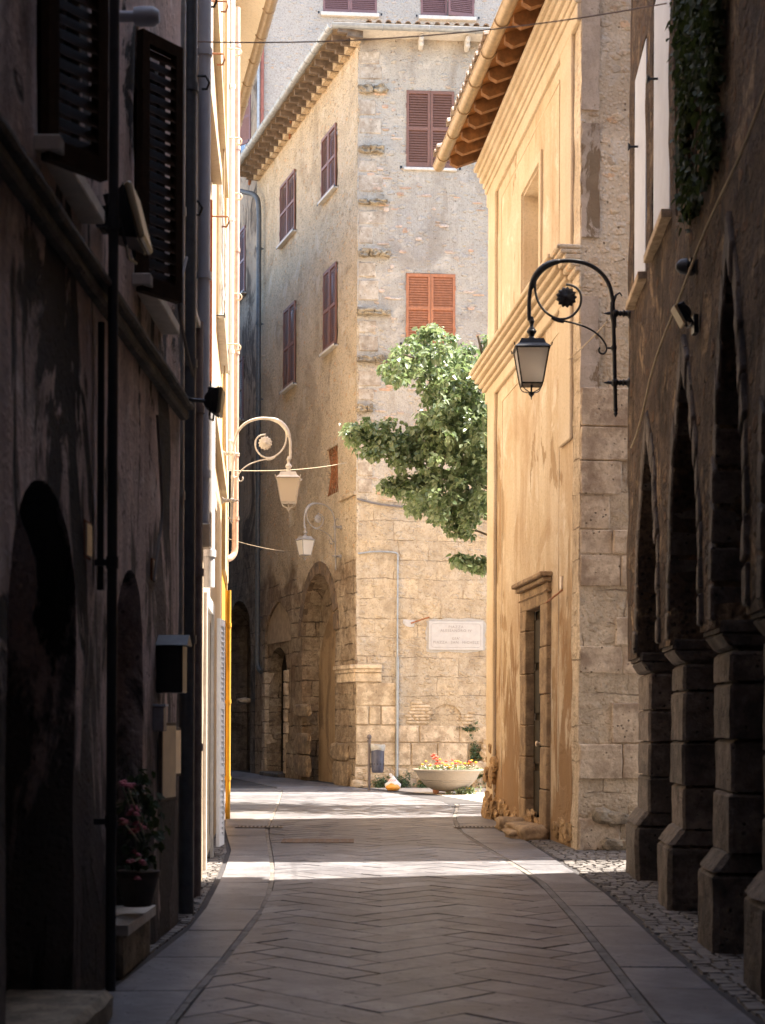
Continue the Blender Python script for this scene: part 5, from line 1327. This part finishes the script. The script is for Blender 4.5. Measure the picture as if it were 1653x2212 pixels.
def blooms(name,mat,pos,par,s):
    m=MB()
    for (x,y,z) in pos:
        m.tint=R.random(); ss=s*R.uniform(.8,1.2)
        for ring,(rr_,hh_,nn) in enumerate(((1,.0,9),(.65,.35,7),(.3,.55,5))):
            for k in range(nn):
                a=2*math.pi*k/nn+ring; c_,s_=math.cos(a),math.sin(a); w_=ss*.42
                m.add([(x,y,z+hh_*ss*.4),(x+c_*ss*rr_*.7-s_*w_,y+s_*ss*rr_*.7+c_*w_,z+hh_*ss),(x+c_*ss*rr_,y+s_*ss*rr_,z+hh_*ss*.8),(x+c_*ss*rr_*.7+s_*w_,y+s_*ss*rr_*.7-c_*w_,z+hh_*ss)],[(0,3,2,1)])
        m.rock((x,y,z+ss*.25),(ss*1.1,ss*1.1,ss*.8),seed=x*9,sub=1,amp=.2,box=.2)
    return m.build(name,mat,par)
def px2(u,v): return ((u-969)/109.0,R.uniform(-.35,.1),(1662-v)/109.0)
blooms('yellow_blooms',M['marigold'],[px2(u,v) for u,v in ((913,1649),(921,1643),(930,1651),(951,1639),(956,1646),(961,1650),(968,1651),(977,1648),(984,1642),(990,1643),(996,1646),(1004,1647),(987,1653),(1014,1648),(1020,1641),(1028,1645),(972,1655),(945,1653),(1000,1655))],fl,.052)
blooms('coral_blooms',M['geranium'],[px2(u,v) for u,v in ((935,1632),(939,1629),(943,1634),(938,1637),(945,1640),(950,1646),(965,1643),(979,1640),(985,1647),(943,1648),(1015,1643))],fl,.06)
blooms('cream_blooms',M['whitepetal'],[(R.uniform(-.55,.55),R.uniform(-.55,0),R.uniform(.02,.12)) for _ in range(130)],fl,.018)
# ================================================================== weeds
def weed(c,rad,n,size,label,mat='weed',yellow=0):
    e_=empty('weed_clump',c); tag(e_,label,'weeds',group='weeds along the wall foot')
    m=MB()
    for k in range(n):
        leafcluster(m,(R.gauss(0,.45)*rad[0],R.gauss(0,.4)*rad[1],abs(R.gauss(0,.5))*rad[2]+.02),(.05,.05,.05),9,size,.1)
    m.build('leaves',M[mat],e_)
    m=MB()
    for k in range(8): m.tube([(R.uniform(-.5,.5)*rad[0],0,0),(R.uniform(-.6,.6)*rad[0],R.uniform(-.03,.03),R.uniform(.4,1)*rad[2])],.004,4)
    m.build('stems',M['weed'],e_)
    if yellow: blooms('yellow_blooms',M['marigold'],[(R.uniform(-1,1)*rad[0],R.uniform(-.1,.0),R.uniform(.3,1)*rad[2]) for _ in range(yellow)],e_,.022)
def wf(u,off=.12): p_=FF.w(FF.x(u,off=off),-off,0); return (p_.x,p_.y,0)
weed(wf(822),(.22,.08,.22),42,.035,'low green weeds at the wall foot just behind the bin post')
weed(wf(872),(.20,.08,.26),50,.035,'green weed clump at the wall foot between the white bag and the thin pipe')
weed(wf(912),(.22,.08,.12),34,.035,'low flat weed clump at the wall foot between the thin pipe and the flower bowl')
weed(wf(1040),(.26,.10,.42),80,.04,'tall weed clump with yellow flowers between the flower bowl and the golden house',yellow=7)
weed((P(1010,1712,30.9).x,30.9,0),(.24,.08,.13),46,.045,'pale flowering weeds on the ground in front of the bowl',mat='yleaf',yellow=4)
p_=FF.w(FF.x(1027),-.06,FF.at(1027,1660)[1]); weed(p_,(.14,.05,.62),60,.04,'green creeper climbing the rubble behind the bowl')
p_=FF.w(FF.x(1013),-.03,FF.at(1013,1578)[1]); weed(p_,(.22,.03,.06),22,.035,'small weed tuft growing from a joint high above the bowl')
# ================================================================== tree
RT=random.Random(5)
TY=26.7
tr=empty('lime_tree',(3.6,27.1,0)); tag(tr,'green lime tree whose branches lean out from behind the golden building','tree')
def Tl(u,v,Y): p_=P(u,v,Y); return Vector((p_.x-3.6,p_.y-27.1,p_.z))
m=MB()
m.tube([(0,0,-.1),(-.05,.0,1.5),(-.15,-.02,3.0),(-.5,-.1,4.4),(-1.0,-.2,5.6),(-1.7,-.3,6.8),(-2.0,-.3,8.0)],[.20,.16,.14,.12,.09,.06,.02],10)
for tgt,st in (((760,945),(-.3,-.05,3.9)),((850,760),(-1.2,-.2,6.0)),((930,720),(-1.4,-.25,6.4)),((840,1050),(-.3,-.05,3.8)),((990,1140),(-.2,0,3.4)),((985,1208),(-.12,0,2.9)),((1010,780),(-1.0,-.2,5.6)),((880,960),(-.5,-.1,4.4)),((900,1000),(-.4,-.1,4.2)),((960,1090),(-.25,-.05,3.6))):
    t_=Tl(*tgt,TY+RT.uniform(-.3,.3)); s_=Vector(st); mid=(s_+t_)/2+Vector((0,0,.35)); m.tube([tuple(x) for x in (s_,s_*.6+mid*.4,mid,t_*.7+mid*.3+Vector((0,0,.05)),t_)],[.06,.045,.03,.018,.008],6)
m.build('trunk',M['bark'],tr,smooth=True)
m=MB()
cl=[]
def blobs(pts,n,sp):
    for _ in range(n):
        u,v,r_=RT.choice(pts); a=RT.uniform(0,6.28); q=r_*math.sqrt(RT.random()); cl.append((u+q*math.cos(a)*1.05,v+q*math.sin(a),TY+RT.gauss(0,sp)))
main=[(925,745,38),(880,770,40),(860,800,28),(960,775,50),(1010,790,55),(1040,800,45),(930,800,50),(980,830,50),(1030,850,55),(950,855,35),(1000,900,55),(1045,920,55),(960,905,35),(1010,960,55),(1050,980,50),(940,970,30),(985,1010,50),(1035,1040,55),(950,1040,45),(1000,1075,40),(1045,1090,30),(920,1045,30),(895,1085,22),(940,1095,30),(1000,800,60)]
main+=[(985,870,50),(1020,880,45),(1045,960,40),(985,960,40),(1030,1000,45),(940,900,35),(1005,1120,20),(975,930,40)]
blobs(main,900,.55)
arm1=[(752,925,10),(762,945,16),(785,925,18),(790,955,24),(815,950,26),(830,930,22),(845,965,26),(870,945,28),(880,975,28),(905,950,30),(925,930,30),(860,990,18),(900,985,20),(800,975,14)]
blobs(arm1,190,.22)
blobs([(835,1050,12),(855,1042,14),(875,1035,14),(895,1040,18),(915,1035,18),(860,1058,10)],52,.15)
blobs([(965,1135,12),(985,1140,14),(1003,1145,10),(985,1125,14),(1000,1118,16)],34,.15)
blobs([(985,1205,6),(1000,1210,9),(1015,1213,11),(1032,1216,12),(1052,1214,13)],52,.12)
blobs([(835,800,12),(846,785,10),(1055,735,14),(905,720,10),(932,716,8)],36,.2)
# the rest of the crown, hidden behind the golden building from here
for _ in range(420):
    d=Vector((RT.gauss(0,1),RT.gauss(0,1),RT.gauss(0,1))).normalized()*RT.random()**.4
    c=Vector((.4+d.x*2.3,-.9+d.y*1.5,6.3+d.z*2.4)); cl.append(c)
for c in cl:
    c=Tl(*c) if isinstance(c,tuple) else c
    k=14
    for _ in range(k):
        d=Vector((RT.gauss(0,1),RT.gauss(0,1),RT.gauss(0,1))).normalized(); p_=c+Vector((d.x*.13,d.y*.13,d.z*.10))*RT.random()**.5
        leaf(m,p_,(d+Vector((0,0,.5))).normalized(),RT.uniform(.065,.12),.55,RT)
m.build('crown',M['leaf'],tr)
# ================================================================== ivy on the arcade wall
x0,z0=FA.at(1500,395); e=empty('ivy',FA.w(FA.x(1500),0,z0),FA.ang); tag(e,'dark ivy hanging thickly down the upper wall of the arcade building','ivy')
m=MB(); xo=FA.x(1500)
for k in range(7500):
    t=R.random(); z=8.2-(8.2-4.75)*t
    lo=FA.x(1478)+(.25*max(0,(t-.55))) ; hi=FA.x(1590)-.7*max(0,t-.3)
    edge=.22*noise.noise(Vector((z*1.3,0,0))); x=R.uniform(lo+edge+.1*noise.noise(Vector((z*5,1,0))),hi+.35*noise.noise(Vector((z*1.4,5,0))))
    if noise.noise(Vector((x*2.2,z*2.2,1)))<-.28+.45*(t-.5): continue
    m2=Vector((x-xo,-R.uniform(.01,.16)*(1.2-t*.7),z-z0)); leaf(m,m2,Vector((0,-1,.3)),R.uniform(.03,.075),.9,R)
m.build('foliage',M['ivy'],e)
m=MB()
for k in range(9):
    xx=FA.x(1460+k*11)-xo; m.tube(bend([(xx,-.02,3.4),(xx+R.uniform(-.1,.1),-.03,2),(xx+R.uniform(-.15,.15),-.03,1),(xx+R.uniform(-.2,.2),-.02,R.uniform(-.2,.4))],2),.010,5)
m.build('stems',M['bark'],e)
# ================================================================== things on the pink house wall
def onwall(fr,u,v,off=0): x,z=fr.at(u,v,off); p_=fr.w(x,-off,z); return p_
e=empty('mailbox',onwall(F1,341,1443),F1.ang); tag(e,'black wall mounted lantern box with a side painted as lit glass, beside the second doorway','wall box')
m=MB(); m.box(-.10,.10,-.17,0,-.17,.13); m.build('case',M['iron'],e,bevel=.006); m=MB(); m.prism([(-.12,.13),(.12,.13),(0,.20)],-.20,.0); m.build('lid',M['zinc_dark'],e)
m=MB(); m.box(.101,.106,-.16,-.03,-.15,.11); m.build('side_glass',M['paper'],e)  # bright yellow colour stands in for lit glass
e=empty('letter_box',onwall(F1,333,1556),F1.ang); tag(e,'small grey white letter box under the black wall box','letter box')
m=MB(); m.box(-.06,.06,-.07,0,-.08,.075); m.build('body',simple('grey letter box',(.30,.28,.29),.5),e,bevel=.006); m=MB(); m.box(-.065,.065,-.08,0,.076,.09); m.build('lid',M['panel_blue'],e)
def notice(u0,u1,v,h,label,yaw):
    xa,xb=F1.x(u0),F1.x(u1); x,z=F1.at((u0+u1)/2,v); p_=F1.w(xa,-.02,z); e_=empty('notice_board',p_,F1.ang-yaw); tag(e_,label,'notice board',group='framed notices by the doorway')
    w_=(xb-xa); m=MB(); m.box(0,w_,-.02,0,-h/2,h/2); m.build('frame',M['rafter_old'],e_,bevel=.003)
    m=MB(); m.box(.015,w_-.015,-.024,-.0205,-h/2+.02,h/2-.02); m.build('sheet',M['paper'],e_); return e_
notice(336,352,1649,.50,'long framed notice, yellow with painted reflection, beside the second doorway of the pink house',.16)
notice(363,374,1628,.33,'shorter framed notice, yellow with painted reflection, beyond the long one',.06)
for (u,v,w_,h,lb) in ((182,1172,.13,.16,'square cream ceramic house number plate between the two arched doorways'),(326,1235,.10,.11,'small cream plate on the pink house above the black wall box')):
    e=empty('number_plate',onwall(F1,u,v),F1.ang); tag(e,lb,'house plate'); m=MB(); m.box(-w_/2,w_/2,-.02,0,-h/2,h/2); m.build('plate',M['tile_plate'],e,bevel=.003)
    m=MB(); m.box(-w_/2-.01,w_/2+.01,-.012,0,-h/2-.012,h/2+.012); m.build('frame',M['rust'],e)
# potted pink geranium on the step in the doorway
p_=F1.w((b0+b1)/2-.0,-.05,.36)
e=empty('potted_plant',(p_.x,p_.y,.35),F1.ang); tag(e,'tall pot plant with pink flowers standing on the step of the second arched doorway','pot plant')
m=MB(); m.lathe([(.08,0),(.12,.16),(.13,.17),(.13,.20),(.11,.20)],n=18); m.build('pot',M['darkpot'],e,smooth=True)
m=MB()
for k in range(30):
    leafcluster(m,(R.gauss(0,.07)+.02,R.gauss(0,.06),R.uniform(.2,.78)),(.07,.07,.06),7,.05,.3)
m.build('foliage',M['ivy'],e)
def pk(u,v): x,z=F1.at(u,v,off=.1); return (x-(b0+b1)/2,-.06+R.uniform(-.02,.02),z-.35)
cl2=[]
for (u,v,n_) in ((268,1700,5),(276,1706,5),(290,1752,5),(284,1762,4),(264,1783,5),(292,1785,3),(298,1795,3),(286,1800,4),(292,1850,2),(283,1868,2),(304,1872,3),(297,1905,2)):
    for _ in range(n_): cl2.append(pk(u+R.uniform(-5,5),v+R.uniform(-5,5)))
blooms('pink_blooms',M['pinkpetal'],cl2,e,.026)
m=MB()
for c in cl2[::4]: m.tube([(0,0,.2),(c[0]*.5,c[1],(c[2]+.2)/2+.05),c],.005,5)
m.build('stems',M['weed'],e)
# ================================================================== overhead cables
def cable(a,b,sag,r,mat,label,n=14):
    a=Vector(a);b=Vector(b); pts=[a+(b-a)*(i/n)+Vector((0,0,-sag*4*(i/n)*(1-i/n))) for i in range(n+1)]
    m=MB(); m.tube([p_-a for p_ in pts],r,6); o=m.build('overhead_cable',mat,None,smooth=True); o.location=a; tag(o,label,'cable',group='cables across the street'); return o
a=P(408,93,12.6); b=P(1440,2,12.0); b.x=1.485+.055*b.y
cable(a,b,.10,.005,M['cable_sky'],'thin grey cable strung high across the street, highest of the cables')
a=P(497,1019,22.3); b=FF.w(FF.x(745)-.0,-.02,0); b=P(744,1000,33.7)
cable(a,b,.06,.007,M['cable_tan'],'pale cable from the ochre house to the corner house above the smallest lantern')
a=P(492,1167,24.3); b=P(650,1156,34.9); b=Vector((FL.w(FL.x(645),-.02).x,FL.w(FL.x(645),-.02).y,b.z))
cable(a,b,.05,.004,M['cable_tan'],'very thin wire crossing the side lane below the pale cable')
a=P(1306,690,14.7); b=P(1220,778,17.9); b2=FO.w(FO.x(1221),-.01,0); cable(a,Vector((b2.x,b2.y,P(1221,778,b2.y).z)),.02,.006,M['cable_tan'],'short pale cable slanting from the black lantern pole to the golden wall')
# ================================================================== light, sky, camera
EL=math.radians(60); SD=Vector((math.cos(EL)*1/math.hypot(1,.28),math.cos(EL)*.28/math.hypot(1,.28),math.sin(EL)))
sun=bpy.data.lights.new('sun','SUN'); sun.energy=5.0; sun.angle=math.radians(.5); sun.color=(1,.90,.77)
so=bpy.data.objects.new('sun',sun); COL.objects.link(so); so.location=(20,10,40); so.rotation_euler=SD.to_track_quat('Z','Y').to_euler()
w=bpy.data.worlds.new('World'); scene.world=w; w.use_nodes=True
nt=w.node_tree; bg=nt.nodes['Background']; sk=nt.nodes.new('ShaderNodeTexSky'); sk.sky_type='NISHITA'; sk.sun_disc=False; sk.sun_elevation=EL; sk.sun_rotation=math.atan2(SD.x,SD.y); sk.air_density=1.0; sk.dust_density=1.5
nt.links.new(sk.outputs[0],bg.inputs[0]); bg.inputs[1].default_value=.15
cam=bpy.data.cameras.new('camera'); co=bpy.data.objects.new('camera',cam); COL.objects.link(co); scene.camera=co
co.location=(0,0,CAMH)
co.rotation_euler=(Matrix.Rotation(math.radians(90),4,'X')@Matrix.Rotation(1*ROLL,4,'Z')).to_euler()
cam.sensor_fit='HORIZONTAL'; cam.sensor_width=36; cam.lens=36*FPX/1653
# shift: principal point at (CX,CY) of a 1653x2212 frame
cam.shift_x=(1653/2-CX)/1653; cam.shift_y=(CY-2212/2)/1653
cam.clip_start=.05; cam.clip_end=2000
cam.dof.use_dof=True; cam.dof.focus_distance=31; cam.dof.aperture_fstop=5.0
scene.view_settings.view_transform='Standard'; scene.view_settings.look='None'; scene.view_settings.exposure=2.2; scene.view_settings.gamma=1
scene.render.engine='CYCLES'; scene.cycles.use_denoising=True; scene.cycles.max_bounces=10; scene.cycles.diffuse_bounces=6; scene.cycles.sample_clamp_indirect=8
scene.render.resolution_x=765; scene.render.resolution_y=1024
